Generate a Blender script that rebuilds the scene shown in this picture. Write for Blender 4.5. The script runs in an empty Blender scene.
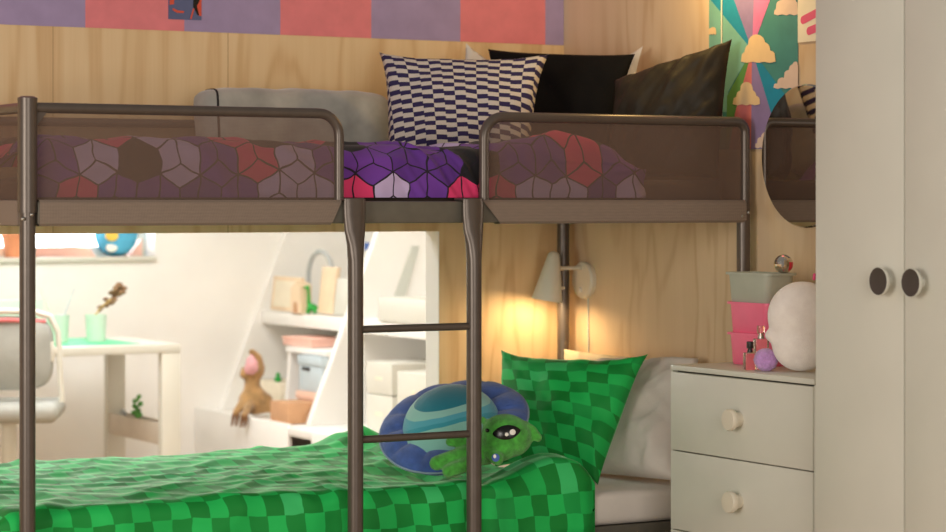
import bpy, bmesh, math, random
from mathutils import Vector, Matrix, noise
random.seed(7)
scene = bpy.context.scene
COL = scene.collection
PI = math.pi

# ------------------------------------------------------------------ camera model
CAM = Vector((-1.8876, -5.3915, 1.3817)); TH = 0.51776; F = 2434.7; U0 = 473.0; V0 = 201.65
CT, ST = math.cos(TH), math.sin(TH)
FWD = Vector((ST, CT, 0)); RGT = Vector((CT, -ST, 0)); UP = Vector((0, 0, 1))
def ray(u, v): return FWD + RGT*((u-U0)/F) + UP*((V0-v)/F)
def PD(u, v, d): return CAM + ray(u, v)*d
def PX(u, v, X): r = ray(u, v); return CAM + r*((X-CAM.x)/r.x)
def PY(u, v, Y): r = ray(u, v); return CAM + r*((Y-CAM.y)/r.y)
def PZ(u, v, Z): r = ray(u, v); return CAM + r*((Z-CAM.z)/r.z)

# ------------------------------------------------------------------ colours / node helper
def lin(c):
    r = []
    for x in c[:3]:
        x /= 255.0
        r.append(x/12.92 if x <= .04045 else ((x+.055)/1.055)**2.4)
    return (*r, 1.0)

class NT:
    """tiny expression helper for building shader maths"""
    def __init__(s, name):
        s.m = bpy.data.materials.new(name); s.m.use_nodes = True
        s.t = s.m.node_tree; s.bsdf = s.t.nodes['Principled BSDF']; s.out = s.t.nodes['Material Output']
    def n(s, typ, **kw):
        nd = s.t.nodes.new(typ)
        for k, v in kw.items(): setattr(nd, k, v)
        return nd
    def link(s, a, b): s.t.links.new(a, b)
    def put(s, sock, v):
        if isinstance(v, E_): v = v.s
        if isinstance(v, bpy.types.NodeSocket): s.link(v, sock)
        else: sock.default_value = v
    def math(s, op, a, b=0.0, c=0.0):
        nd = s.n('ShaderNodeMath', operation=op)
        s.put(nd.inputs[0], a); s.put(nd.inputs[1], b); s.put(nd.inputs[2], c)
        return E_(s, nd.outputs[0])
    def uv(s):
        nd = s.n('ShaderNodeUVMap'); sp = s.n('ShaderNodeSeparateXYZ'); s.link(nd.outputs[0], sp.inputs[0])
        return E_(s, sp.outputs[0]), E_(s, sp.outputs[1])
    def objco(s):
        nd = s.n('ShaderNodeTexCoord'); sp = s.n('ShaderNodeSeparateXYZ'); s.link(nd.outputs['Object'], sp.inputs[0])
        return [E_(s, sp.outputs[i]) for i in range(3)], nd.outputs['Object']
    def vec(s, x, y, z=0.0):
        nd = s.n('ShaderNodeCombineXYZ')
        for i, q in enumerate((x, y, z)): s.put(nd.inputs[i], q)
        return nd.outputs[0]
    def white(s, v):
        nd = s.n('ShaderNodeTexWhiteNoise', noise_dimensions='3D'); s.link(v, nd.inputs['Vector']); return E_(s, nd.outputs['Value'])
    def noise(s, v, scale, detail=3.0, rough=.55, dist=0.0):
        nd = s.n('ShaderNodeTexNoise'); s.link(v, nd.inputs['Vector'])
        nd.inputs['Scale'].default_value = scale; nd.inputs['Detail'].default_value = detail
        nd.inputs['Roughness'].default_value = rough; nd.inputs['Distortion'].default_value = dist
        return E_(s, nd.outputs['Fac'])
    def ramp(s, f, stops, interp='LINEAR'):
        nd = s.n('ShaderNodeValToRGB'); cr = nd.color_ramp; cr.interpolation = interp
        while len(cr.elements) < len(stops): cr.elements.new(.5)
        for e, (p, c) in zip(cr.elements, stops): e.position = p; e.color = lin(c)
        s.put(nd.inputs[0], f); return nd.outputs[0]
    def mix(s, f, a, b):
        nd = s.n('ShaderNodeMix', data_type='RGBA')
        s.put(nd.inputs[0], f)
        for sock, v in ((nd.inputs[6], a), (nd.inputs[7], b)):
            s.put(sock, lin(v) if isinstance(v, tuple) else v)
        return nd.outputs[2]
    def bump(s, h, strength=.3, dist=.01):
        nd = s.n('ShaderNodeBump'); nd.inputs['Strength'].default_value = strength; nd.inputs['Distance'].default_value = dist
        s.put(nd.inputs['Height'], h); s.link(nd.outputs[0], s.bsdf.inputs['Normal'])
    def col(s, c): s.put(s.bsdf.inputs['Base Color'], c)
class E_:
    def __init__(s, t, sock): s.t, s.s = t, sock
    def __add__(s, o): return s.t.math('ADD', s, o)
    def __radd__(s, o): return s.t.math('ADD', o, s)
    def __sub__(s, o): return s.t.math('SUBTRACT', s, o)
    def __rsub__(s, o): return s.t.math('SUBTRACT', o, s)
    def __mul__(s, o): return s.t.math('MULTIPLY', s, o)
    def __rmul__(s, o): return s.t.math('MULTIPLY', o, s)
    def __truediv__(s, o): return s.t.math('DIVIDE', s, o)
    def mod(s, o): return s.t.math('FLOORED_MODULO', s, o)
    def floor(s): return s.t.math('FLOOR', s)
    def round(s): return s.t.math('ROUND', s)
    def abs(s): return s.t.math('ABSOLUTE', s)
    def lt(s, o): return s.t.math('LESS_THAN', s, o)
    def gt(s, o): return s.t.math('GREATER_THAN', s, o)
    def min(s, o): return s.t.math('MINIMUM', s, o)
    def max(s, o): return s.t.math('MAXIMUM', s, o)

def plain(name, c, rough=.5, metal=0.0, var=.04, scale=14, sheen=0.0, bump=0.0, spec=.5, bscale=None):
    t = NT(name); co, raw = t.objco()
    f = t.noise(raw, scale)
    a = tuple(max(0, x*(1-var)) for x in c[:3]); b = tuple(min(255, x*(1+var)) for x in c[:3])
    t.col(t.ramp(f, [(.3, a), (.7, b)]))
    B = t.bsdf.inputs
    B['Roughness'].default_value = rough; B['Metallic'].default_value = metal
    B['Specular IOR Level'].default_value = spec
    if sheen: B['Sheen Weight'].default_value = sheen; B['Sheen Roughness'].default_value = .5
    if bump: t.bump(t.noise(raw, bscale or scale*12, 2), bump, .004)
    return t.m

def emit(name, c, strength):
    t = NT(name); t.col(lin(c)); t.bsdf.inputs['Emission Color'].default_value = lin(c)
    t.bsdf.inputs['Emission Strength'].default_value = strength
    return t.m

def plywood(name, c0, c1, c2, axis='x', seam=None):
    t = NT(name); (x, y, z), raw = t.objco()
    a = x if axis == 'x' else y
    o = y if axis == 'x' else x
    n1 = t.noise(t.vec(a*2.2, o*2.2, z*.35), 1.6, 3, .5, .6)
    g = t.noise(t.vec(a*9, o*9, z*.55), 2.0, 2, .5, .4)
    # cathedral rings: contour lines of a slow noise field
    w = (t.math('SINE', (n1*44.0 + a*10.0)))*.5 + .5
    w = t.math('POWER', w, 2.5)
    fine = t.noise(t.vec(a*160, o*160, z*3.0), 1.0, 3, .6)
    f = w*.30 + g*.44 + fine*.26
    colr = t.ramp(f, [(.18, c0), (.5, c1), (.86, c2)])
    if seam:
        s = None
        for q in seam:
            e = (a - q).abs().lt(.0016); s = e if s is None else s.max(e)
        colr = t.mix(s*.6, colr, (170, 130, 90))
    t.col(colr); t.bsdf.inputs['Roughness'].default_value = .62; t.bsdf.inputs['Specular IOR Level'].default_value = .3
    t.bump(fine, .12, .002)
    return t.m

# ------------------------------------------------------------------ materials
M = {}
M['ply_back'] = plywood('plywood_back', (242, 212, 168), (233, 199, 152), (212, 170, 120), 'x', seam=(PY(53, 60, 1.0).x, PY(228, 60, 1.0).x))
M['ply_right'] = plywood('plywood_right', (226, 200, 166), (218, 190, 154), (202, 168, 130), 'y', seam=(-.29,))
M['white_wall'] = plain('white_wall', (245, 242, 236), .8, var=.015, scale=3, spec=.2)
M['white_lacq'] = plain('white_lacquer', (217, 214, 201), .42, var=.012, scale=4)
M['white_shelf'] = plain('white_shelf', (245, 242, 236), .55, var=.012, scale=4)
M['ceiling'] = plain('ceiling_paint', (235, 230, 220), .85, var=.01, scale=3)
M['gap'] = plain('dark_gap', (52, 46, 40), .8)
M['floor'] = plywood('floor_boards', (196, 164, 122), (182, 148, 106), (160, 124, 84), 'x')
M['metal'] = plain('taupe_metal', (100, 89, 81), .33, .4, var=.03, scale=30)
M['metal_rail'] = plain('taupe_rail_metal', (112, 106, 94), .5, .3, var=.03, scale=30)
M['bolt'] = plain('bolt_metal', (190, 186, 178), .3, .9)
M['chrome'] = plain('chrome', (220, 214, 205), .08, 1.0, var=.02, scale=90)
M['lampwhite'] = plain('lamp_enamel', (226, 216, 196), .35, var=.01)
M['bulb'] = emit('warm_bulb', (255, 215, 150), 6)
M['mirror'] = plain('mirror_glass', (205, 200, 195), .02, 1.0, var=0)
M['sheet_white'] = plain('white_sheet', (226, 216, 206), .85, var=.02, scale=8, sheen=.15, bump=.2)
M['sheet_cream'] = plain('cream_cotton', (232, 214, 180), .85, var=.02, sheen=.15, bump=.2)
M['sheet_dark'] = plain('dark_sheet', (72, 58, 50), .9, var=.05, sheen=.1)
M['black_fab'] = plain('black_cotton', (19, 17, 16), .9, spec=.15, var=.08, sheen=.0, bump=.2)
M['olive_fab'] = plain('dark_olive_satin', (48, 40, 27), .55, spec=.3, var=.06, sheen=.0, bump=.1)
M['grey_velvet'] = plain('grey_velvet', (172, 168, 158), .8, var=.12, scale=9, sheen=.5, bump=.15)
M['black_piping'] = plain('black_piping', (32, 30, 30), .7)
M['knob_dark'] = plain('dark_knob_face', (72, 62, 56), .6, var=.03)
M['pink_bin'] = plain('pink_plastic', (252, 118, 152), .38, var=.02)
M['grey_bin'] = plain('grey_green_plastic', (182, 184, 168), .5, var=.02)
M['plush_white'] = plain('white_plush', (250, 238, 230), .95, var=.03, scale=30, sheen=.5, bump=.4)
M['lilac_fluff'] = plain('lilac_fluff', (200, 150, 212), .95, var=.1, scale=60, sheen=.5, bump=1.0, bscale=220)
M['pink'] = plain('pink_plain', (238, 80, 130), .5)
M['red_reflection'] = plain('red_reflection_paint', (225, 40, 70), .3)
M['gold_cap'] = plain('black_cap', (30, 24, 22), .25)
M['mint'] = plain('mint_plastic', (212, 230, 212), .5, var=.02)
M['green_mat'] = plain('green_desk_mat', (84, 196, 138), .5, var=.02)
M['chair_grey'] = plain('chair_grey_fabric', (168, 168, 160), .7, var=.03, bump=.2)
M['softcoral'] = plain('soft_coral', (238, 130, 130), .8)
M['terracotta'] = plain('terracotta', (232, 150, 106), .7)
M['leaf'] = plain('leaf_green', (90, 160, 70), .6, var=.15)
M['leaf_brown'] = plain('dried_plant', (128, 98, 70), .9, var=.3, scale=90)
M['stem'] = plain('straw_stem', (214, 180, 110), .8)
M['bluetoy'] = plain('blue_toy_fabric', (90, 180, 218), .8)
M['yellow'] = plain('yellow_fabric', (250, 206, 90), .8)
M['softpink'] = plain('soft_pink', (246, 196, 178), .8, var=.02)
M['boxpink'] = plain('pale_pink_card', (240, 200, 178), .8, var=.02)
M['boxblue'] = plain('pale_blue_card', (196, 210, 216), .8, var=.02)
M['cardboard'] = plain('cardboard', (206, 158, 118), .85, var=.03)
M['palewood'] = plain('pale_wood', (238, 212, 178), .7, var=.04, scale=8)
M['cream'] = plain('cream_card', (240, 228, 204), .8, var=.02)
M['greywire'] = plain('grey_plastic_arch', (184, 188, 186), .5)
M['bluecard'] = plain('blue_card', (92, 124, 200), .7)
M['greybox'] = plain('pale_grey', (206, 208, 198), .7, var=.01)
M['toygreen'] = plain('toy_green', (40, 168, 64), .45, var=.05)
M['dino'] = plain('ochre_plush', (172, 134, 86), .95, var=.14, scale=34, sheen=.3, bump=.5)
M['dinodark'] = plain('brown_claw', (120, 82, 50), .9)
M['mouth'] = plain('mouth_pink', (238, 178, 182), .8)
M['alien'] = plain('alien_plush', (76, 170, 60), .95, var=.16, scale=60, sheen=.35, bump=.6)
M['eyeblack'] = plain('eye_black', (10, 10, 10), .25)
M['eyewhite'] = plain('eye_glint', (255, 246, 235), .5)
M['ufo_blue'] = plain('ufo_brim_blue', (74, 104, 178), .95, var=.08, scale=40, sheen=.3, bump=.5)
M['ufo_pipe'] = plain('ufo_piping', (150, 172, 190), .9)
M['darkfab'] = plain('dark_grey_thing', (60, 52, 46), .9)
M['greybeige'] = plain('grey_beige_tray', (214, 202, 186), .6, var=.02)

def glassy(name, c, alpha_t, rough=.05, ior=1.45):
    t = NT(name); B = t.bsdf.inputs
    t.col(lin(c)); B['Roughness'].default_value = rough; B['Transmission Weight'].default_value = alpha_t; B['IOR'].default_value = ior
    return t.m
M['perfume'] = glassy('orange_perfume_glass', (255, 236, 214), .95)
M['clearglass'] = glassy('clear_glass', (250, 220, 210), .9)
M['pane'] = glassy('window_pane', (255, 255, 255), 1.0, 0, 1.02)

def mesh_fabric():
    t = NT('guard_mesh_fabric')
    t.col(lin((126, 102, 88))); t.bsdf.inputs['Roughness'].default_value = .8
    t.bsdf.inputs['Specular IOR Level'].default_value = .2
    u, v = t.uv()
    wv = (t.math('SINE', v*1800.0))*.04 + (t.math('SINE', u*1800.0))*.04
    tr = t.n('ShaderNodeBsdfTransparent'); mx = t.n('ShaderNodeMixShader')
    t.put(mx.inputs[0], wv + .60)
    t.link(tr.outputs[0], mx.inputs[1]); t.link(t.bsdf.outputs[0], mx.inputs[2]); t.link(mx.outputs[0], t.out.inputs['Surface'])
    return t.m
M['mesh'] = mesh_fabric()
def band_fabric():
    t = NT('guard_band_fabric'); u, v = t.uv()
    w = (t.math('SINE', v*1500.0))*.5 + (t.math('SINE', u*900.0))*.5
    nz = t.noise(t.vec(u*40, v*400), 1.0)
    t.col(t.ramp(w*.12+nz*.6+.2, [(.2, (126, 109, 96)), (.8, (146, 128, 113))]))
    t.bsdf.inputs['Roughness'].default_value = .85; t.bump(w, .08, .001)
    return t.m
M['band'] = band_fabric()

def warp(t, u, v, amp, sc):
    nd = t.n('ShaderNodeTexNoise'); t.link(t.vec(u, v), nd.inputs['Vector']); nd.inputs['Scale'].default_value = sc; nd.inputs['Detail'].default_value = 2
    sp = t.n('ShaderNodeSeparateColor'); t.link(nd.outputs['Color'], sp.inputs[0])
    return u + (E_(t, sp.outputs[0])-.5)*amp, v + (E_(t, sp.outputs[1])-.5)*amp
def hexfabric():
    t = NT('purple_hexagon_cotton'); u, v = t.uv(); u, v = warp(t, u, v, .055, 7)
    S = 9.6                                     # hexagons per metre
    x, y = u*S, v*S
    R3 = 1.7320508
    ax, ay = x.mod(1.0)-.5, y.mod(R3)-R3/2
    bx, by = (x-.5).mod(1.0)-.5, (y-R3/2).mod(R3)-R3/2
    sel = (ax*ax+ay*ay).lt(bx*bx+by*by)
    gx = bx + (ax-bx)*sel; gy = by + (ay-by)*sel
    ix = ((x-gx)*2.0).round(); iy = ((y-gy)/(R3/2)).round()
    hd = gx.abs().max(gx.abs()*.5 + gy.abs()*.8660254)
    edge = .5 - hd
    dist = edge
    for k in range(3):
        a = math.radians(90+120*k); dx, dy = math.cos(a), math.sin(a)
        cr = (gx*dy - gy*dx).abs(); dt = gx*dx + gy*dy
        dist = dist.min(cr + dt.lt(0.0)*9.0)
    line = dist.lt(.02)
    r = t.white(t.vec(ix, iy, 3.0))
    c = t.ramp(r, [(0, (116, 58, 160)), (.40, (96, 46, 140)), (.56, (238, 62, 116)), (.73, (206, 182, 220)), (.88, (24, 20, 26))], 'CONSTANT')
    t.col(t.mix(line, c, (34, 22, 36)))
    t.bsdf.inputs['Roughness'].default_value = .85; t.bsdf.inputs['Sheen Weight'].default_value = .1
    return t.m
M['hex'] = hexfabric()

def greenpix(name, w=.072, h=.052, skew=0.0, swap=False):
    t = NT(name); u, v = t.uv()
    u, v = warp(t, u, v, .03, 9)
    if swap: u, v = v, u
    row = (v/h).floor()
    x = u/w + v*skew + row*.06; cxi = x.floor()
    par = (row + cxi).mod(2.0)
    rn = t.white(t.vec(cxi, row, 1.0))
    f = par*.60 + rn*.40
    c = t.ramp(f, [(0, (2, 140, 50)), (.16, (6, 150, 58)), (.32, (16, 168, 74)), (.6, (22, 188, 84)), (.70, (26, 200, 92)), (.92, (60, 206, 114))], 'CONSTANT')
    t.col(c); t.bsdf.inputs['Roughness'].default_value = .7
    t.bsdf.inputs['Sheen Weight'].default_value = .7; t.bsdf.inputs['Sheen Roughness'].default_value = .25
    t.bsdf.inputs['Sheen Tint'].default_value = lin((190, 235, 190))
    t.bump(t.noise(t.vec(u, v), 380, 2), .12, .002)
    return t.m
M['green'] = greenpix('green_pixel_cotton', .050, .056, 2.0)
M['green_p'] = greenpix('green_pixel_pillow_cotton', .060, .040, 5.0)

def knit():
    t = NT('navy_white_knit'); u, v = t.uv()
    w, h = .0325, .031
    c = (u/w + v*3.0).floor(); odd = c.mod(2.0)
    fy = (v/h + c*.36 + odd*.13).mod(1.0)
    navy = fy.lt(.5)
    n = t.noise(t.vec(u, v), 500, 2)
    cw = t.ramp(n, [(.3, (206, 192, 180)), (.7, (228, 216, 204))]); cn = t.ramp(n, [(.3, (44, 34, 74)), (.7, (58, 48, 92))])
    nd = t.n('ShaderNodeMix', data_type='RGBA'); t.put(nd.inputs[0], navy); t.link(cw, nd.inputs[6]); t.link(cn, nd.inputs[7])
    t.col(nd.outputs[2]); t.bsdf.inputs['Roughness'].default_value = .95
    t.bump((1.0-navy)*.7 + n*.5, .6, .004)
    return t.m
M['knit'] = knit()

def ufodome():
    t = NT('teal_banded_plush'); (x, y, z), raw = t.objco()
    n = t.noise(raw, 7, 2)
    r = t.math('SQRT', x*x*.75 + y*y*1.35) + (n-.5)*.02
    c = t.ramp(r*7.0, [(0, (24, 134, 156)), (.52, (156, 214, 206)), (.68, (90, 180, 200)), (.79, (64, 164, 184)), (.87, (150, 212, 200))], 'CONSTANT')
    t.col(c); t.bsdf.inputs['Roughness'].default_value = .95; t.bsdf.inputs['Sheen Weight'].default_value = .4
    t.bump(t.noise(raw, 380, 2), .4, .003)
    return t.m
M['ufo_dome'] = ufodome()

# ------------------------------------------------------------------ mesh builder
class MB:
    def __init__(s): s.bm = bmesh.new(); s.uvl = s.bm.loops.layers.uv.new('UVMap')
    def quad(s, pts, mi=0, uvs=None):
        vs = [s.bm.verts.new(p) for p in pts]; f = s.bm.faces.new(vs); f.material_index = mi
        if uvs:
            for l, q in zip(f.loops, uvs): l[s.uvl].uv = q
        return f
    def merge(s, b2, mat=None):
        me = bpy.data.meshes.new('tmp'); b2.to_mesh(me); b2.free()
        if mat is not None: me.transform(mat)
        s.bm.from_mesh(me); bpy.data.meshes.remove(me)
        return s
    def box(s, x0, x1, y0, y1, z0, z1, bev=0.0, seg=2, mi=0, mat=None):
        b = bmesh.new()
        r = bmesh.ops.create_cube(b, size=1.0)
        bmesh.ops.scale(b, vec=(abs(x1-x0), abs(y1-y0), abs(z1-z0)), verts=b.verts)
        bmesh.ops.translate(b, vec=((x0+x1)/2, (y0+y1)/2, (z0+z1)/2), verts=b.verts)
        if bev: bmesh.ops.bevel(b, geom=b.edges[:], offset=bev, segments=seg, affect='EDGES', profile=.5)
        for f in b.faces: f.material_index = mi
        return s.merge(b, mat)
    def tube(s, pts, r, n=14, mi=0, cap=True, flat=None):
        """pts list of Vector; r number or list; flat: (sx, sy) scale of the section along its local axes"""
        P = [Vector(p) for p in pts]
        rs = r if isinstance(r, (list, tuple)) else [r]*len(P)
        rings = []; prev = None
        for i, p in enumerate(P):
            a = P[max(0, i-1)]; b = P[min(len(P)-1, i+1)]
            tg = (b-a).normalized()
            if prev is None:
                ref = Vector((0, 0, 1)) if abs(tg.z) < .9 else Vector((0, 1, 0))
                nx = tg.cross(ref).normalized()
            else:
                nx = (prev - tg*prev.dot(tg)).normalized()
            prev = nx; ny = tg.cross(nx)
            fx, fy = flat[i] if flat else (1, 1)
            rings.append([s.bm.verts.new(p + nx*(math.cos(2*PI*k/n)*rs[i]*fx) + ny*(math.sin(2*PI*k/n)*rs[i]*fy)) for k in range(n)])
        for A, B in zip(rings, rings[1:]):
            for k in range(n):
                f = s.bm.faces.new((A[k], A[(k+1) % n], B[(k+1) % n], B[k])); f.material_index = mi
        if cap:
            f = s.bm.faces.new(rings[0][::-1]); f.material_index = mi
            f = s.bm.faces.new(rings[-1]); f.material_index = mi
        return s
    def lathe(s, prof, mat=None, n=28, mi=0, mis=None):
        b = bmesh.new(); rings = []
        for r, z in prof:
            if r < 1e-6: rings.append([b.verts.new((0, 0, z))])
            else: rings.append([b.verts.new((math.cos(2*PI*k/n)*r, math.sin(2*PI*k/n)*r, z)) for k in range(n)])
        for i, (A, B) in enumerate(zip(rings, rings[1:])):
            m_ = mis[i] if mis else mi
            for k in range(n):
                k2 = (k+1) % n
                if len(A) == 1 and len(B) == 1: continue
                if len(A) == 1: f = b.faces.new((A[0], B[k2], B[k]))
                elif len(B) == 1: f = b.faces.new((A[k], A[k2], B[0]))
                else: f = b.faces.new((A[k], A[k2], B[k2], B[k]))
                f.material_index = m_
        bmesh.ops.recalc_face_normals(b, faces=b.faces[:])
        return s.merge(b, mat)
    def ell(s, c, r, mat=None, seg=20, mi=0):
        b = bmesh.new(); bmesh.ops.create_uvsphere(b, u_segments=seg, v_segments=max(8, seg*2//3), radius=1.0)
        m = Matrix.Translation(Vector(c)) @ (mat if mat is not None else Matrix.Identity(4)) @ Matrix.Diagonal((*r, 1))
        for f in b.faces: f.material_index = mi
        return s.merge(b, m)
    def capsule(s, a, b, r0, r1=None, n=14):
        r1 = r0 if r1 is None else r1
        a, b = Vector(a), Vector(b); ax = (b-a).normalized(); pts = []; rs = []
        for k in range(5):
            t = -PI/2 + k*PI/8; pts.append(a + ax*(math.sin(t)*r0)); rs.append(max(.0005, math.cos(t)*r0))
        for k in range(5):
            t = k*PI/8; pts.append(b + ax*(math.sin(t)*r1)); rs.append(max(.0005, math.cos(t)*r1))
        return s.tube(pts, rs, n)
    def prism(s, poly, d, mi=0):
        """poly: list of 3D points in a plane, d: extrusion vector"""
        d = Vector(d); A = [s.bm.verts.new(Vector(p)) for p in poly]; B = [s.bm.verts.new(Vector(p)+d) for p in poly]
        n = len(poly); fs = [s.bm.faces.new(A[::-1]), s.bm.faces.new(B)]
        for k in range(n): fs.append(s.bm.faces.new((A[k], A[(k+1) % n], B[(k+1) % n], B[k])))
        for f in fs: f.material_index = mi
        return s
    def grid(s, fn, nu, nv, uvf=None, mi=0, flip=False):
        V = [[s.bm.verts.new(fn(i/nu, j/nv)) for j in range(nv+1)] for i in range(nu+1)]
        for i in range(nu):
            for j in range(nv):
                q = [(i, j), (i+1, j), (i+1, j+1), (i, j+1)]
                if flip: q = q[::-1]
                f = s.bm.faces.new([V[a][b] for a, b in q]); f.material_index = mi
                if uvf:
                    for l, (a, b) in zip(f.loops, q): l[s.uvl].uv = uvf(a/nu, b/nv)
        return V
    def build(s, name, mats, parent=None, world=True, sharp=.62, recalc=True, mods=()):
        if recalc: bmesh.ops.recalc_face_normals(s.bm, faces=s.bm.faces[:])
        if parent is not None and world:
            off = -(parent['_w'] if False else wloc(parent))
            bmesh.ops.translate(s.bm, vec=off, verts=s.bm.verts)
        for f in s.bm.faces: f.smooth = True
        for e in s.bm.edges:
            if len(e.link_faces) == 2 and e.calc_face_angle(0) > sharp: e.smooth = False
        me = bpy.data.meshes.new(name); s.bm.to_mesh(me); s.bm.free()
        o = bpy.data.objects.new(name, me); COL.objects.link(o)
        for m in (mats if isinstance(mats, (list, tuple)) else [mats]): me.materials.append(m)
        if parent is not None: o.parent = parent
        return o
def wloc(o):
    v = Vector(o.location); p = o.parent
    while p is not None: v = v + p.location; p = p.parent
    return v

def thing(name, label, cat, loc=(0, 0, 0), rotz=0.0, group=None):
    o = bpy.data.objects.new(name, None); COL.objects.link(o); o.empty_display_size = .05
    o.location = loc; o.rotation_euler = (0, 0, rotz); return tag(o, label, cat, group)
def tag(o, label, cat, group=None):
    o['label'] = label; o['category'] = cat
    if group: o['group'] = group
    return o
def struct(o): o['kind'] = 'structure'; return o
def copy_tree(o, parent=None):
    c = o.copy(); COL.objects.link(c); c.parent = parent
    for ch in list(o.children): copy_tree(ch, c)
    return c
def recenter(o, loc):
    """give a single-mesh thing its origin at loc"""
    loc = Vector(loc); o.data.transform(Matrix.Translation(-loc)); o.location = loc; return o
def solid(name, mb, mats, label, cat, base=None, group=None, **k):
    o = mb.build(name, mats, **k)
    if base is None:
        xs = [v.co for v in o.data.vertices]
        base = (sum(v.x for v in xs)/len(xs), sum(v.y for v in xs)/len(xs), min(v.z for v in xs))
    recenter(o, base); return tag(o, label, cat, group)
def fbm(x, y, z=0.0): return noise.noise(Vector((x, y, z)))

# ------------------------------------------------------------------ the room
XW = 2.075; YW = 1.0; YT = 1.08; ZT = 2.6
XO = PY(439.4, 300, YW).x; ZO = 1.2929; XL = -1.3
m = MB()     # plywood back wall with a big opening under the upper bunk
m.box(-3.4, XW, YW, YT, ZO, ZT); m.box(XO, XW, YW, YT, 0, ZO); m.box(-3.4, XL, YW, YT, 0, ZO)
struct(m.build('wall_back', M['ply_back']))
m = MB(); m.box(XO-.003, XO, YW+.001, YT, 0, ZO)
struct(m.build('trim_1', M['white_wall']))
m = MB(); m.box(XW, XW+.1, -3.6, YT, 0, ZT); struct(m.build('wall_right', M['ply_right']))
m = MB(); m.box(-3.4, 3.2, -3.6, 4.4, -.1, 0); struct(m.build('floor', M['floor']))

# wallpaper band of lilac and coral blocks high on the back wall
m = MB()
xs = [-3.4] + [PY(u, 20, YW).x for u in (-12, 85, 184, 280, 371, 460, 545)] + [XW-.001]
zb = 1.8641
zr = [zb, zb+.31, zb+.62, ZT]
for j in range(3):
    for i in range(len(xs)-1):
        m.box(xs[i], xs[i+1], YW-.002, YW, zr[j], zr[j+1], mi=(i+j) % 2)
M['lilac_paper'] = plain('lilac_paper', (170, 150, 186), .7, var=.03)
M['coral_paper'] = plain('coral_paper', (236, 134, 138), .7, var=.03)
struct(m.build('wall_upper', [M['coral_paper'], M['lilac_paper']]))

# study nook behind the opening
YB = 4.2; ZC = 2.3; XR = 3.0
WX1 = PY(155, 245, YB).x; WX0 = WX1-1.05; WZ0 = PY(60, 257, YB).z; WZ1 = 2.0
m = MB()
m.box(-1.4, WX0, YB, YB+.16, 0, ZC); m.box(WX1, XR+.1, YB, YB+.16, 0, ZC)
m.box(WX0, WX1, YB, YB+.16, 0, WZ0); m.box(WX0, WX1, YB, YB+.16, WZ1, ZC)
struct(m.build('wall_far', M['white_wall']))
m = MB(); m.box(XR, XR+.1, YT, YB, 0, ZC); struct(m.build('wall_nook_right', M['white_wall']))
m = MB(); m.box(-1.5, -1.4, YT, YB+.16, 0, ZC); struct(m.build('wall_nook_left', M['white_wall']))
m = MB(); m.box(XW+.1, XR+.1, YT-.08, YT, 0, ZC); struct(m.build('wall_nook_front', M['white_wall']))
m = MB(); m.box(-1.5, XR+.1, YT, YB+.16, ZC, ZC+.08); struct(m.build('ceiling', M['ceiling']))
m = MB(); m.box(WX0+.02, WX1-.02, YB+.13, YB+.134, WZ0+.02, WZ1-.02)
wp = m.build('window_1', M['pane']); struct(wp)
m = MB()
for a in (WX0, (WX0+WX1)/2-.02, WX1-.04): m.box(a, a+.04, YB+.11, YB+.155, WZ0, WZ1)
for a in (WZ0, WZ1-.04): m.box(WX0+.04, (WX0+WX1)/2-.02, YB+.11, YB+.155, a, a+.04); m.box((WX0+WX1)/2+.02, WX1-.04, YB+.11, YB+.155, a, a+.04)
m.build('window_frame', M['white_lacq'], wp)
m = MB(); m.box(WX0, WX1, YB-.02, YB+.10, WZ0-.02, WZ0, .004); m.build('window_sill', M['white_lacq'], wp)

# ------------------------------------------------------------------ bunk bed
BL, BW = 2.03, .93; TR = .0185; ZB0, ZB1 = 1.325, 1.386; ZTOP = 1.603
bed = thing('bunk_bed', 'taupe metal bunk bed with mesh guard rails and a front ladder', 'bunk bed', (BL/2, BW/2, 0))
def arc(c, a0, a1, r, e1, e2, n=7):
    return [c + e1*(math.cos(a0+(a1-a0)*k/n)*r) + e2*(math.sin(a0+(a1-a0)*k/n)*r) for k in range(n+1)]
EX, EY = Vector((1, 0, 0)), Vector((0, 1, 0))
for px, py in ((0, 0), (BL, 0), (0, BW), (BL, BW)):
    m = MB(); m.tube([(px, py, 0), (px, py, .02), (px, py, 1.0), (px, py, ZB1-.01)], TR, 18)
    p = m.build('post', M['metal'], bed)
    m = MB(); m.tube([(px, py, ZB1-.03), (px, py, ZB1+.03), (px, py, ZTOP-.02), (px, py, ZTOP+.016)], TR*1.22, 18)
    m.lathe([(TR*1.25, 0), (TR*1.25, .006), (TR*.8, .010), (0, .010)], Matrix.Translation((px, py, ZTOP+.012)), 18)
    if px == 0: m.build('corner_post', M['metal'], bed)
    else: m.bm.free()
    if py == 0:
        s = -1
        m = MB()
        for dx, z in ((.004, 1.352), (-.017, 1.342)):
            m.ell((px+dx, py-TR*.98, z), (.0045, .004, .0045), seg=10)
        m.build('bolt', M['bolt'], bed)
XG1 = PY(339, 160, 0).x; XG2 = PY(484, 160, 0).x
RT = .0125; RC = .055
zt = ZTOP-.004
# front left guard: top tube, curve and drop
path = [Vector((0, 0, zt)), Vector((XG1-RC*1.4, 0, zt))] + arc(Vector((XG1-RC, 0, zt-RC)), PI/2, 0, RC, EX, UP) + [Vector((XG1, 0, ZB1-.02))]
m = MB(); m.tube(path, RT, 14); m.build('guard_frame', M['metal'], bed)
# corner gusset under the tube
m = MB(); m.prism([(0.016, -.006, zt), (.05, -.006, zt-.004), (.022, -.006, zt-.04), (.016, -.006, zt-.05)], (0, .012, 0)); m.build('gusset', M['metal'], bed)
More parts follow.
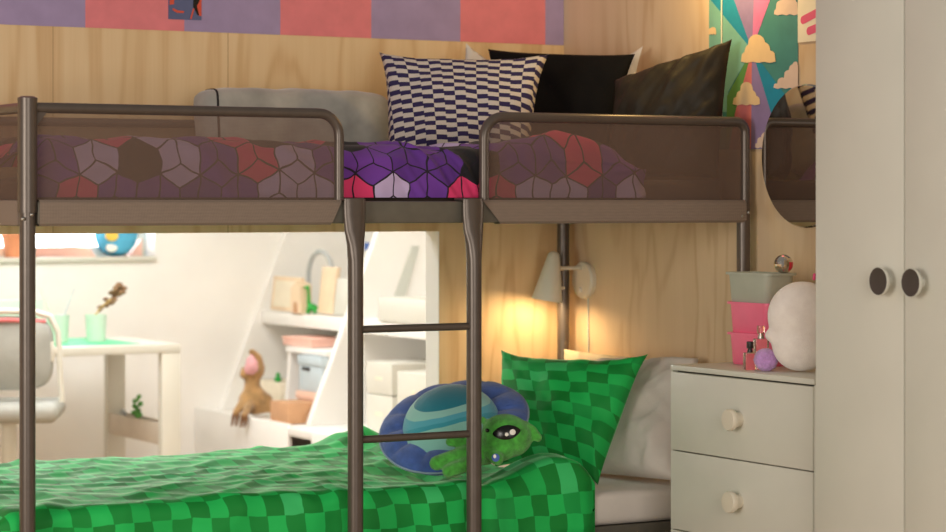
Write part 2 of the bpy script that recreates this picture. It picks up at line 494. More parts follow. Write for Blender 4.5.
# front right guard
RC2 = .03
path = [Vector((XG2, 0, ZB1-.02))] + arc(Vector((XG2+RC, 0, zt-RC)), PI, PI/2, RC, EX, UP) + [Vector((BL-RC2*2, 0, zt))] + arc(Vector((BL+.006-RC2, 0, zt-RC2)), PI/2, 0, RC2, EX, UP) + [Vector((BL+.006, 0, ZB1-.02))]
m = MB(); m.tube(path, RT*1.05, 14); m.build('guard_frame', M['metal'], bed)
# rear and end guards
m = MB(); m.tube([(0, BW, zt), (BL, BW, zt)], RT, 14); m.build('guard_frame', M['metal'], bed)
m = MB(); m.tube([(-.004, 0, zt), (-.004, BW, zt)], RT, 14); m.build('guard_frame', M['metal'], bed)
m = MB(); m.tube([(BL+.006, 0.03, zt), (BL+.006, BW, zt)], RT, 14); m.tube([(BL+.006, BW, ZB1), (BL+.006, BW, zt+.01)], RT, 14); m.build('guard_frame', M['metal'], bed)
def panel(fn, name='mesh_panel', mat='mesh', L=1.0, H=.25, nu=12, nv=2):
    m = MB(); m.grid(fn, nu, nv, lambda a, b: (a*L, b*H)); return m.build(name, M[mat], bed, recalc=False)
def rounded_panel(x0, x1, y, rl, rr):
    m = MB(); N = 40
    def top(x):
        z = zt
        if rl and x < x0+rl: z = zt-rl+math.sqrt(max(0, rl*rl-(x0+rl-x)**2))
        if rr and x > x1-rr: z = zt-rr+math.sqrt(max(0, rr*rr-(x-(x1-rr))**2))
        return z
    def fn(a, b):
        a2 = .5-.5*math.cos(PI*a); x = x0+(x1-x0)*a2
        return Vector((x, y, ZB1 + (top(x)-ZB1)*b))
    m.grid(fn, N, 2, lambda a, b: ((x1-x0)*(.5-.5*math.cos(PI*a)), b*.22))
    return m.build('mesh_panel', M['mesh'], bed, recalc=False)
rounded_panel(TR, XG1, 0, 0, RC); rounded_panel(XG2, BL, 0, RC, RC2)
panel(lambda a, b: Vector((a*BL, BW, ZB1+(zt-ZB1)*b)), L=BL)
panel(lambda a, b: Vector((-.004, a*BW, ZB1+(zt-ZB1)*b)), L=BW)
panel(lambda a, b: Vector((BL+.006, .02+a*(BW-.02), ZB1+(zt-ZB1)*b)), L=BW)
# fabric sleeves round the side rails
XS1 = PY(344, 213, -.02).x; XS2 = PY(481, 213, -.02).x
def sleeve(x0, x1, cut0=0, cut1=0, y0=-.020, y1=.018):
    m = MB(); prof = [(y0+.006, ZB0), (y0, ZB0+.006), (y0, ZB1-.006), (y0+.006, ZB1), (y1-.006, ZB1), (y1, ZB1-.006), (y1, ZB0+.006), (y1-.006, ZB0)]
    N = len(prof)
    def fn(a, b):
        k = int(round(b*N)) % N; y, z = prof[k]; f = (ZB1-z)/(ZB1-ZB0)
        xa = x0 + cut0*f; xb = x1 - cut1*f
        return Vector((xa+(xb-xa)*a, y, z))
    m.grid(fn, 16, N, lambda a, b: ((x1-x0)*a, b*.2)); return m.build('fabric_band', M['band'], bed)
sleeve(TR+.004, XS1-.004, 0, .03); sleeve(XS2+.004, BL-.004, .055, 0)
sleeve(.02, BL-.02, 0, 0, BW-.018, BW+.018)
def endsleeve(x):
    m = MB(); m.box(x-.018, x+.018, TR+.004, BW-.02, ZB0, ZB1, .006); m.build('fabric_band', M['band'], bed)
endsleeve(0); endsleeve(BL)
# bare metal rail in the ladder gap
m = MB(); m.box(0.02, BL-.02, -.014, .014, ZB0+.003, ZB1-.003, .005); m.build('side_rail', M['metal_rail'], bed)
m = MB(); m.box(.02, BL-.02, .02, BW-.02, ZB0+.006, ZB0+.02)
m.build('bed_base', M['metal_rail'], bed)
# lower bed frame
for y in (0, BW):
    m = MB(); m.box(.02, BL-.02, y-.014, y+.014, .44, .500, .005); m.build('side_rail', M['metal'], bed)
for x in (0, BL):
    m = MB(); m.box(x-.014, x+.014, .02, BW-.02, .44, .500, .005); m.build('end_rail', M['metal'], bed)
m = MB(); m.box(.03, BL-.03, .06, BW-.02, .49, .518); m.build('bed_base', M['metal_rail'], bed)
# ladder
YLD = -.036; LX = [PY(355.5, 300, YLD).x, PY(474, 300, YLD).x]
for x in LX:
    m = MB(); zs = [0, .05, .6, 1.15, 1.235, 1.275, 1.31, 1.345, 1.372, 1.388]
    fl = [(1, 1)]*4 + [(1, 1.0), (1.15, .85), (1.45, .62), (1.55, .5), (1.55, .5), (1.5, .4)]
    m.tube([(x, YLD + (.004 if z > 1.3 else 0), z) for z in zs], .0195, 18, flat=[(a, b) for a, b in fl])
    m.box(x-.028, x+.028, -.034, .02, 1.384, 1.391, .003)
    m.build('ladder_upright', M['metal'], bed)
for z in (1.0665, .7945, .5225, .2505):
    m = MB(); m.tube([(LX[0], YLD, z), (LX[1], YLD, z)], .0105, 14, flat=[(1, .9)]*2); m.build('ladder_rung', M['metal'], bed)

# ------------------------------------------------------------------ mattresses and bedding
m = MB(); m.box(.04, BL-.02, .058, BW-.05, .5195, .608, .022, 4)
solid('mattress', m, M['sheet_white'], 'white-sheeted mattress on the lower bunk, bare corner by the drawers', 'mattress')
m = MB(); m.box(.04, BL-.02, .062, BW-.022, ZB0+.022, 1.44, .022, 4)
solid('mattress', m, M['sheet_dark'], 'dark-sheeted mattress on the upper bunk behind the mesh guard', 'mattress')

def pillow(name, c, T, mats, label, cat, group=None, n=44, pinch=.09, wr=.006, puff=.42, seed=0.0, uvs=(1, 1), back=.75, pv=None, crease=0.0):
    """c: TL, TR, BR, BL corner points; T: half thickness"""
    TL, TRc, BR, BLc = [Vector(p) for p in c]
    nrm = ((TRc-TL).cross(BLc-TL)).normalized()
    if nrm.dot(CAM-TL) < 0: nrm = -nrm
    W = ((TRc-TL).length+(BR-BLc).length)/2; Hh = ((TL-BLc).length+(TRc-BR).length)/2
    m = MB()
    def pos(a, b, side):
        s, t = 2*a-1, 2*b-1
        s2 = s*(1-pinch*(1-abs(t)**3.2)); t2 = t*(1-(pv if pv is not None else pinch*W/max(Hh, .01)*.8)*(1-abs(s)**3.2))
        A, B = (s2+1)/2, (t2+1)/2
        p = (BLc*(1-A)+BR*A)*(1-B) + (TL*(1-A)+TRc*A)*B
        e = max(0.0, (1-s*s)*(1-t*t))
        h = T*e**puff
        edge = 1-e**.25
        w = wr*(fbm(s*2.2+seed, t*2.2, seed)*1.6 + fbm(s*6+seed, t*3, seed+4)*.8*(.4+edge) + abs(fbm(s*3.2+t*2+seed, t*1.2, seed+9))*1.1)
        if crease: w += crease*(1-min(1, abs(fbm((s-t*.8)*1.5+seed, (s+t)*.5, seed+17))*3.2)) + .5*crease*(1-min(1, abs(fbm((s-t*.7)*3.4+seed, (s+t)*.7, seed+23))*3.5))
        w *= min(1, e**.3*1.6)
        return p + nrm*((h+w) if side > 0 else -(h*back))
    V = m.grid(lambda a, b: pos(a, b, 1), n, n, lambda a, b: (a*W*uvs[0], b*Hh*uvs[1]))
    V = m.grid(lambda a, b: pos(a, b, -1), n, n, lambda a, b: (a*W*uvs[0], b*Hh*uvs[1]), flip=True)
    bmesh.ops.remove_doubles(m.bm, verts=m.bm.verts, dist=.00015)
    return solid(name, m, mats, label, cat, group=group, sharp=2.2)

pillow('knit_cushion', [PD(379, 52, 6.80), PD(549, 54, 6.77), PD(530, 180, 6.66), PD(384, 180, 6.62)], .085, M['knit'],
       'navy and off-white knitted cushion in a stepped pattern on the upper bunk', 'cushion', pinch=.085, wr=.006, puff=.36, seed=2, back=.4, pv=.17)
pillow('black_cushion', [PD(488, 49, 7.16), PD(635, 54, 6.90), PD(604, 180, 6.82), PD(500, 180, 7.05)], .05, M['black_fab'],
       'plain black cushion behind the knitted cushion on the upper bunk', 'cushion', pinch=.05, seed=5, back=.3)
pillow('white_cushion', [PD(466, 43, 7.23), PD(530, 84, 7.23), PD(530, 160, 7.20), PD(446, 150, 7.20)], .012, M['sheet_white'],
       'off-white cushion whose corner peeks up between the knitted and black cushions', 'cushion', seed=8)
pillow('white_pillow', [PD(570, 78, 7.30), PD(643, 46, 7.04), PD(626, 150, 6.99), PD(560, 168, 7.25)], .012, M['sheet_white'],
       'white pillow peeking out between the black cushion and the dark olive pillow', 'pillow', seed=11)
pillow('olive_pillow', [PD(614, 80, 6.80), PD(732, 39, 6.66), PD(719, 179, 6.64), PD(606, 179, 6.72)], .06, M['olive_fab'],
       'dark olive satin pillow at the head of the upper bunk, under the mural', 'pillow', pinch=.05, wr=.006, seed=14, back=.3, crease=.009)
# grey velvet bolster along the rear guard
g0 = PY(207, 120, .72).x; g1 = PY(398, 120, .72).x
bol = thing('grey_bolster', 'long grey velvet back cushion with dark piping against the plywood wall', 'cushion', ((g0+g1)/2, .78, 1.445))
m = MB()
NX = 60; NS = 28; ZBO = 1.576
def bolfn(a, b):
    x = -1+2*a; ang = 2*PI*b
    e = max(0.0, 1-abs(x)**9)**.5
    cy_, sz = math.cos(ang), math.sin(ang)
    sy = math.copysign(abs(cy_)**.55, cy_); s_ = math.copysign(abs(sz)**.45, sz)
    lump = .006*fbm(a*9, b*5, 3)
    return Vector(((g0+g1)/2 + (g1-g0)/2*x + .0*s_, .775 + (.07*sy)*(.35+.65*e) +   .022*s_, ZBO + (.122*s_)*(.62+.38*e) + lump))
m.grid(bolfn, NX, NS)
for a in (0, 1):
    vs = [m.bm.verts.new(bolfn(a, k/NS)) for k in range(NS)]; m.bm.faces.new(vs)
bmesh.ops.remove_doubles(m.bm, verts=m.bm.verts, dist=.0002)
m.build('cushion_body', M['grey_velvet'], bol, sharp=1.6)
m = MB(); loop = []
for k in range(NS+1):
    p = bolfn(.055, k/NS); c = Vector((p.x, .775, ZBO)); loop.append(c + (p-c)*1.012 + Vector((.012*math.sin(2*PI*k/NS), 0, 0)))
m.tube(loop, .0034, 8, cap=False); m.build('piping', M['black_piping'], bol)

def cover(name, mat, x0, x1, zt_, yb0, yf, zf, label, nx=200, ny=110, amp=1.0, seed=0.0, bumpfn=None, rad=.045, endfn=None, zmin=0.0, yfn=None, fr=.6):
    """bed cover: back edge -> top -> rounded front -> hanging front face"""
    m = MB()
    Larc = rad*PI/2; Lf = zt_-rad-zf; LT0 = yb0-yf-rad+Larc+Lf
    def fn(a, b):
        yb = yfn(x0+(x1-x0)*a) if yfn else yb0; Ltop = yb-yf-rad; LT = Ltop+Larc+Lf; s = b*LT
        if s < Ltop: y, z, ny_, nz = yb-s, zt_, 0, 1
        elif s < Ltop+Larc:
            t = (s-Ltop)/rad; y, z = yf+rad-math.sin(t)*rad, zt_-rad+math.cos(t)*rad; ny_, nz = -math.sin(t), math.cos(t)
        else: y, z, ny_, nz = yf, zt_-rad-(s-Ltop-Larc), -1, 0
        xe = endfn(y, x1) if endfn else x1
        x = x0+(xe-x0)*a
        # soft roll-off at back and ends
        bd = min(1, s/.06); z -= .05*(1-bd)**2*nz
        ed = min(1, min(a, 1-a)*(x1-x0)/.05); z -= (.035*(1-ed)**2)*nz; y += .02*(1-ed)**2*(1-nz)
        q = s*2.0
        d = .010*fbm(x*1.7+seed, q*1.5, seed) + .010*fbm(x*4.3+y*2+seed, q*3.1, seed+3)
        d += .010*(1-min(1, abs(fbm(x*3.0+q*1.6+seed, q*3.2-x, seed+6))*5)) + .006*(1-min(1, abs(fbm(x*5.0-q*2.6+seed, q*4.2+x*2, seed+12))*4)) - .005
        d += .0045*fbm(x*15+seed, q*11, seed+8)
        d *= amp*(.72 if seed < 2 else 1.0)
        if nz < .2: d = fr*d + .007*fbm(x*9+seed, q*1.5, 2)
        v = Vector((x, y+ny_*d, z+nz*d))
        if bumpfn: v += bumpfn(x, y, z, ny_, nz, s)
        v.y = max(v.y, yf-.012)
        if v.y > yf+.022: v.z = max(v.z, zmin)
        if nz < .5: v.y = min(v.y, yf+.018)
        return v
    m.grid(fn, nx, ny, lambda a, b: ((x1-x0)*a, (1-b)*(LT0 if not yfn else LT0-yb0+yfn(x0+(x1-x0)*a))))
    return m
def green_b(x, y, z, ny_, nz, s):
    k = math.exp(-((x-1.46)/.115)**2); kr = math.exp(-((x-1.25)/.03)**2)
    back = math.exp(-((y-.84)/.08)**2)*math.exp(-((x-1.27)/.09)**2)
    sink = math.exp(-((y-.3)/.17)**2)*math.exp(-((x-1.24)/.2)**2)
    rise = .022*max(0, min(1, (x-1.2)/.15))
    return Vector((0, 0, (.052*k*math.exp(-((y-.11)/.11)**2) + .045*back - .05*sink + .024*max(0, y-.1)/.8)*nz)) + Vector((0, .016*kr*(1-nz), -.012*kr*nz))
m = cover('duvet', M['green'], -.06, 1.585, .668, .905, .034, .504, '', amp=1.0, seed=1.3, bumpfn=green_b, endfn=lambda y, e: e-.085*min(1, max(0, (y-.16)/.18)), zmin=.6125)
solid('green_duvet', m, M['green'], 'green pixel-check duvet spread over the lower bunk', 'duvet', sharp=2.5)
def hex_b(x, y, z, ny_, nz, s):
    k = math.exp(-((x-1.5)/.14)**2)
    fall = max(0, (x-1.58)/.17)
    return Vector((0, 0, (.03*k - .085*fall**1.6 - .012*math.exp(-((x-1.12)/.08)**2))*nz))
m = cover('duvet', M['hex'], 0.028, 1.74, 1.528, .66, .034, 1.392, '', amp=.9, fr=1.0, seed=5.1, bumpfn=hex_b, rad=.06, zmin=1.4435, yfn=lambda x: .64 if x < 1.0 else max(.27, .64-(x-1.0)*1.6))
solid('hexagon_duvet', m, M['hex'], 'purple duvet with pink, lilac and black hexagons on the upper bunk', 'duvet', sharp=2.5)

pillow('green_pillow', [PD(501, 350, 7.0), PD(648, 354, 6.75), PD(598, 485, 6.58), PD(494, 468, 6.79)], .075, M['green_p'],
       'green pixel-check pillow leaning at the head of the lower bunk', 'pillow', pinch=.065, wr=.009, seed=21, pv=.16)
pillow('white_pillow', [PD(575, 363, 7.15), PD(699, 358, 6.80), PD(678, 481, 6.60), PD(560, 470, 6.95)], .07, M['sheet_white'],
       'white pillow behind the green pillow, beside the chest of drawers', 'pillow', pinch=.03, wr=.012, seed=25, pv=.005, crease=.012)
pillow('cream_pillow', [PD(564, 349, 7.33), PD(630, 357, 7.12), PD(622, 440, 7.05), PD(560, 440, 7.22)], .03, M['sheet_cream'],
       'cream pillow edge glowing under the wall lamp behind the green pillow', 'pillow', pinch=.02, seed=29)

# ------------------------------------------------------------------ plush toys on the lower bunk
c = PD(453, 427.5, 6.50)+Vector((0, 0, .004))
ufo = thing('flying_saucer_plush', 'flying saucer plush with blue quilted brim and banded teal dome', 'plush toy', c)
ufo.rotation_euler = (Matrix.Rotation(-TH, 3, 'Z') @ Matrix.Rotation(math.radians(-13), 3, 'Y') @ Matrix.Rotation(math.radians(29), 3, 'X')).to_euler()
m = MB(); RB = .203; NU = 96; NVb = 22
def brim(a, b):
    th = 2*PI*a; ph = 2*PI*b
    seam = abs(math.sin(th*6.0+.4))**.45
    r = .145 + (.058)*math.cos(ph); z = .029*math.sin(ph)*(.58+.42*seam) + .004*fbm(th*2.5, math.cos(ph)*2, 3)
    r *= 1+.016*math.sin(th*3+1) + .004*(seam-.7)*math.cos(ph)
    return Vector((r*math.cos(th), r*math.sin(th), z))
m.grid(brim, NU, NVb); bmesh.ops.remove_doubles(m.bm, verts=m.bm.verts, dist=.0001)
m.build('brim', M['ufo_blue'], ufo, world=False, sharp=2.5)
m = MB(); m.tube([Vector((math.cos(2*PI*k/64)*RB*(1+.016*math.sin(2*PI*k/64*3+1)), math.sin(2*PI*k/64)*RB*(1+.016*math.sin(2*PI*k/64*3+1)), 0)) for k in range(65)], .003, 8, cap=False)
m.build('piping', M['ufo_pipe'], ufo, world=False)
m = MB(); m.lathe([(.132*math.cos(t), .004+.106*math.sin(t)) for t in [k*PI/2/16 for k in range(-3, 17)]], n=48, mat=Matrix.Translation((-.004, -.012, 0)))
m.build('dome', M['ufo_dome'], ufo, world=False, sharp=2)
# alien
al = thing('alien_plush', 'green alien plush with big black eyes lying against the flying saucer', 'plush toy', PD(480, 471, 6.24), -TH)
PXM = 6.26/F
def L(u, v, dy=0.0): return Vector(((u-480)*PXM, dy, (474-v)*PXM))
m = MB()
hm = Matrix.Rotation(math.radians(14), 4, 'Y')
m.ell(L(507, 440, .035), (.0665, .052, .056), hm, 28)
m.ell(L(500, 447, .030), (.050, .046, .048), hm, 24)
m.ell(L(481, 456, .03), (.044, .036, .034), Matrix.Rotation(math.radians(20), 4, 'Y'))
m.capsule(L(474, 455, .02), L(437, 466, -.005), .023, .020)
m.capsule(L(476, 464, .0), L(449, 473, -.03), .021, .018)
m.capsule(L(478, 447, .035), L(450, 446, .03), .016, .013)
m.capsule(L(486, 452, .005), L(497, 461, -.022), .017, .018)
m.capsule(L(526, 428, .04), L(533, 433, .035), .008, .008); m.capsule(L(533, 433, .035), L(538, 442, .03), .009, .012)
m.capsule(L(483, 424, .05), L(487, 430, .04), .008, .010)
o = m.build('body', M['alien'], al, world=False, sharp=9)
rm = o.modifiers.new('merge', 'REMESH'); rm.mode = 'VOXEL'; rm.voxel_size = .0048; rm.use_smooth_shade = True
sm = o.modifiers.new('soften', 'SMOOTH'); sm.factor = .5; sm.iterations = 5
def headpt(u, v, off=.001):
    """point on the head ellipsoid facing the camera"""
    cc = L(507, 440, .035); x = (u-507)*PXM; z = (440-v)*PXM
    xr = x*math.cos(math.radians(14)) - z*math.sin(math.radians(14)); zr_ = x*math.sin(math.radians(14)) + z*math.cos(math.radians(14))
    k = max(.02, 1-(xr/.0665)**2-(zr_/.056)**2)
    return Vector((cc.x+x, cc.y-.052*math.sqrt(k)-off, cc.z+z))
def patch(name, mat, u, v, ru, rv, rot, parent, almond=0.0, off=.0015, dome=.0015):
    m = MB(); n = 26; ring = []; cen = headpt(u, v, off+dome)
    cv = m.bm.verts.new(cen); mid = []
    for k in range(n):
        t = 2*PI*k/n; x = math.cos(t)*ru; y = math.sin(t)*rv*(1-almond*abs(math.cos(t))**2.5)
        cr, sr = math.cos(rot), math.sin(rot)
        ring.append(m.bm.verts.new(headpt(u + x*cr - y*sr, v - (x*sr + y*cr), off)))
        mid.append(m.bm.verts.new(headpt(u + (x*cr - y*sr)*.55, v - (x*sr + y*cr)*.55, off+dome*.8)))
    for k in range(n):
        m.bm.faces.new((cv, mid[k], mid[(k+1) % n])); m.bm.faces.new((mid[k], ring[k], ring[(k+1) % n], mid[(k+1) % n]))
    o = m.build(name, M[mat], parent, world=False, sharp=3)
    return o
patch('eye', 'eyeblack', 506.5, 435, 14, 7.2, math.radians(8), al, .35)
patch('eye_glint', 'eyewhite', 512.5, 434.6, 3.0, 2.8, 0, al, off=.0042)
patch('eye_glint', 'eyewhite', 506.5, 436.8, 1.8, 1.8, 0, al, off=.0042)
patch('nostril', 'eyeblack', 487.3, 433.6, 2.0, 2.0, 0, al, off=.0035)
m = MB(); m.lathe([(.010, 0), (.0105, .002), (.009, .004), (0, .0045)], Matrix.Translation(L(495.5, 459, -.0395)) @ Matrix.Rotation(PI/2, 4, 'X'), 18)
m.build('badge', M['ufo_blue'], al, world=False)
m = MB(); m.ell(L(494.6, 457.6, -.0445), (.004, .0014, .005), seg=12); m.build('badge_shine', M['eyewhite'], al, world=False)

# ------------------------------------------------------------------ wall lamp under the upper bunk
LB = PX(587, 280, XW)
lamp = thing('wall_lamp', 'small white cone wall lamp glowing beside the rear bed post', 'wall lamp', LB)
RYm = Matrix.Rotation(-PI/2, 4, 'Y')       # lathe axis z -> -x
m = MB(); m.lathe([(0, 0), (.054, 0), (.056, .004), (.056, .016), (.052, .021), (0, .022)], Matrix.Translation(LB) @ RYm, 32); m.build('backplate', M['lampwhite'], lamp)
SH = PX(550, 275, LB.x-.125); SH = Vector((LB.x-.118, LB.y-.004, 0))
top = Vector((SH.x, SH.y, PX(551, 251, SH.x).z)); axl = .150
tilt = Matrix.Rotation(math.radians(9), 4, Vector((FWD.x, FWD.y, 0)))
SM = Matrix.Translation(top) @ tilt
prof = [(0, 0), (.010, -.002), (.016, -.008), (.0195, -.018), (.047, -.150), (.0455, -.150), (.018, -.020), (.012, -.010), (0, -.006)]
m = MB(); m.lathe(prof, SM, 36); m.build('lamp_shade', M['lampwhite'], lamp)
za = PX(566, 268, SH.x+.05).z
m = MB(); m.tube([(LB.x-.018, LB.y, za), (SH.x+.012, SH.y, za)], .0058, 12); m.build('arm', M['lampwhite'], lamp)
m = MB(); m.lathe([(0, .03), (.007, .03), (.009, .026), (.009, .018), (0, .018)], Matrix.Translation((LB.x, LB.y+.004, LB.z-.03)) @ RYm, 16); m.build('switch', M['lampwhite'], lamp)
m = MB(); q = SM @ Vector((.038, 0, -.108)); m.tube([q, q+Vector((.016, 0, 0))], .005, 10); m.build('tilt_knob', M['lampwhite'], lamp)
m = MB(); m.ell(SM @ Vector((0, 0, -.098)), (.016, .016, .022)); m.build('bulb', M['bulb'], lamp)
m = MB(); m.tube([(XW-.004, LB.y-.012, LB.z-.05), (XW-.004, LB.y-.014, LB.z-.2), (XW-.004, LB.y-.012, .3)], .0022, 8); m.build('cord', M['greybox'], lamp)

# ------------------------------------------------------------------ mural, poster, mirror on the right wall
XM = XW-.0015
mural = thing('wall_mural', 'painted mural of rainbow rays and clouds on the right wall', 'mural', PX(752, 148, XW))
mc = {}
def mcol(k, c): mc[k] = plain('mural_'+k, c, .75, var=.05, scale=12); return mc[k]
for k, cc_ in dict(teal=(96, 160, 150), tealdark=(66, 134, 130), blue=(24, 136, 168), purple=(142, 122, 168), pink=(206, 116, 168), green=(92, 144, 72), coral=(214, 116, 112), mint=(120, 176, 160)).items(): mcol(k, cc_)
keys = list(mc)
m = MB()
def poly(pts, k, layer=0):
    vs = [m.bm.verts.new(PX(u, v, XM-.0004*layer)) for u, v in pts]; f = m.bm.faces.new(vs); f.material_index = keys.index(k)
poly([(709, -120), (709, 150), (798, 148), (798, -120)], 'tealdark')
ax_, ay_ = 752, 50
poly([(709, -120), (696, -120), (709, 0), (709, 112), (728, 112), (728, 92), (ax_, ay_)], 'mint', 1)
poly([(680, -120), (709, -2), (ax_, ay_), (734, 0), (712, -120)], 'blue', 2) if False else poly([(709, -2), (ax_, ay_), (734, 0), (718, -120), (709, -120)], 'blue', 2)
poly([(718, -120), (734, 0), (ax_, ay_), (754, 0), (756, -120)], 'purple', 2)
poly([(756, -120), (754, 0), (ax_, ay_), (770, 0), (798, -120)], 'pink', 2)
poly([(ax_, ay_), (727, 96), (726, 150), (735, 113)], 'green', 2)
poly([(ax_, ay_), (735, 113), (729, 150), (751, 149)], 'coral', 2)
poly([(ax_, ay_), (751, 149), (778, 148), (771, 113)], 'purple', 2)
poly([(ax_, ay_), (771, 113), (778, 148), (798, 148), (798, 116), (783, 92)], 'blue', 2)
m.build('painted_panel', [mc[k] for k in keys], mural, recalc=False)
M['cloud'] = plain('cloud_cream', (228, 196, 150), .8, var=.03); M['cloud2'] = plain('cloud_pink', (222, 196, 180), .8, var=.03)
def cloud(lobes, k, base):
    m = MB()
    pts = []
    # outline = upper hull of discs, flat base
    us = [lobes[0][0]-lobes[0][2] + (lobes[-1][0]+lobes[-1][2]-lobes[0][0]+lobes[0][2])*i/40 for i in range(41)]
    topl = []
    for u in us:
        best = base
        for (cu, cv, r) in lobes:
            dd = r*r-(u-cu)**2
            if dd > 0: best = min(best, cv-math.sqrt(dd))
        topl.append((u, best))
    bot = [(u, base+1.2*math.sin((u-us[0])/(us[-1]-us[0])*PI*3)**2*.8+.3) for u in us]
    for i in range(40):
        (u0, v0), (u1, v1) = topl[i], topl[i+1]
        m.quad([PX(u0, v0, XM-.002), PX(u1, v1, XM-.002), PX(bot[i+1][0], bot[i+1][1], XM-.002), PX(bot[i][0], bot[i][1], XM-.002)])
    bmesh.ops.remove_doubles(m.bm, verts=m.bm.verts, dist=.00005)
    m.build('cloud', M[k], mural, recalc=False)
cloud([(746, 57, 5), (751, 50, 6), (756.5, 43, 8.5), (763, 49, 7), (769.5, 56.5, 6)], 'cloud', 61.5)
cloud([(737, 101, 4.2), (741, 95, 4.5), (746.5, 88, 6), (751, 95, 5), (755.5, 100, 4.3)], 'cloud', 104)
cloud([(776, 86, 2.5), (782, 82, 4.5), (789, 75, 5), (794, 69, 5), (795.5, 64, 2.5)], 'cloud2', 87.5)
cloud([(777, 12, 3), (782, 6, 6), (789, 2, 7), (794, 5, 4)], 'cloud2', 14)
cloud([(710.5, 30, 1.8), (713, 30, 3), (715, 32, 1.2)], 'cloud', 33.5)
cloud([(757, 145, 2), (761, 141, 4), (766, 137, 5)], 'cloud2', 147)
A, B = PX(721.5, 52, XW-.006), PX(721.5, -120, XW-.006)
m = MB(); m.tube([(XW-.0055, A.y, A.z-.2), (XW-.0055, A.y, A.z), (XW-.0055, A.y, B.z)], .0022, 8)
solid('lamp_cord', m, M['lampwhite'], 'thin pale cord running down the left part of the mural', 'cord')
# white poster with pink brush strokes
pz0, pz1 = PX(806, 42, XW), PX(806, -70, XW); py0, py1 = PX(799, 10, XW).y, PX(835, 10, XW).y
post = thing('wall_poster', 'white poster with pink strokes, half hidden behind the wardrobe', 'poster', (XW, (py0+py1)/2, pz0.z))
m = MB(); m.box(XW-.004, XW, py1, py0, pz0.z, pz1.z); m.build('sheet', M['cream'], post)
m = MB()
for (a, b) in (((803, 20), (822, 10)), ((809, 31), (826, 24)), ((806, -10), (824, -22))):
    A, B = PX(*a, XW-.0048), PX(*b, XW-.0048)
    for (P0, P1) in ((A, B),):
        n = 10; d = (P1-P0); d.x = 0; w = .011
        nn = Vector((0, -d.z, d.y)).normalized()*w; dn = d.normalized()*w
        ring = [P0+nn*math.cos(t)-dn*math.sin(t) for t in [PI*k/n for k in range(n+1)]] + [P1-nn*math.cos(t)+dn*math.sin(t) for t in [PI*k/n for k in range(n+1)]]
        m.bm.faces.new([m.bm.verts.new(p) for p in ring])
m.build('brush_stroke', plain('stroke_pink', (226, 90, 130), .7), post, recalc=False)
# round mirror
mcn = PX(804, 156, XW-.012)
mir = thing('round_mirror', 'frameless round wall mirror half hidden behind the wardrobe', 'mirror', (XW, mcn.y, mcn.z-.19))
m = MB(); m.lathe([(0, .012), (.187, .012), (.19, .009)], Matrix.Translation((XW, mcn.y, mcn.z)) @ RYm, 64); m.build('mirror_glass', M['mirror'], mir, sharp=.3)
m = MB(); m.lathe([(.19, .009), (.19, 0), (0, 0)], Matrix.Translation((XW, mcn.y, mcn.z)) @ RYm, 64); m.build('backing', M['knob_dark'], mir)
# small picture on the wallpaper band
a, b = PY(168.5, 19, YW-.004), PY(201.5, 19.5, YW-.004)
pic = thing('wall_poster', 'small blue and orange poster with a black shape on the wallpaper band', 'poster', ((a.x+b.x)/2, YW-.002, a.z))
m = MB(); m.box(a.x, b.x, YW-.004, YW-.002, a.z, a.z+.125); m.build('sheet', plain('poster_blue', (98, 104, 140), .7), pic)
def flat(name, pts, mat, y=YW-.0046):
    m = MB(); m.bm.faces.new([m.bm.verts.new(PY(u, v, y)) for u, v in pts]); return m.build(name, mat, pic, recalc=False)
M['orange'] = plain('poster_orange', (224, 88, 64), .7)
flat('painted_shape', [(195, -20), (201.5, -20), (201.5, 16), (199, 16), (197, 8)], M['orange'])
flat('painted_shape', [(190, 19), (193, 8), (194.5, 9), (191.5, 19.3)], M['orange'])
flat('painted_shape', [(170, -12), (175, -12), (174, 4), (169.5, 5)], M['orange'])
flat('painted_shape', [(173, 8), (178, 10.5), (184, 11), (184, 13), (177, 12.8), (172.5, 10)], M['orange'])
flat('painted_shape', [(194, -20), (200, -20), (199.5, 1), (197, 6), (199.2, 15.5), (197.5, 15), (193, 6.5)], M['eyeblack'], YW-.005)

# ------------------------------------------------------------------ chest of drawers
XC = 1.68; YC0 = PX(670.5, 400, XC).y; YC1 = PX(814, 400, XC).y
ZCT = PX(670.5, 364.5, XC).z
zg = [PX(678, 371.5, XC).z, PX(671, 449.4, XC).z]; zg.append(zg[1]-(zg[0]-zg[1])*1.005); zg.append(zg[2]-(zg[0]-zg[1]))
chest = thing('chest_of_drawers', 'white chest of drawers with round white knobs between bed and wardrobe', 'chest of drawers', ((XC+XW)/2, (YC0+YC1)/2, 0))
m = MB(); m.box(XC+.020, XW-.004, YC1, YC0, .05, zg[0], mi=0); m.box(XC+.035, XW-.02, YC1+.02, YC0-.02, 0, .05)
m.build('carcass', M['gap'], chest)
m = MB(); m.box(XC, XW-.004, YC1-.001, YC0+.001, zg[0]+.0022, ZCT, .002); m.build('top_board', M['white_lacq'], chest)
for y in (YC0-.001, YC1+.001):
    m = MB(); m.box(XC+.004, XW-.004, y-.003, y+.003, .0, zg[0]+.0015); m.build('side_panel', M['white_lacq'], chest)
zz = zg + [.05]
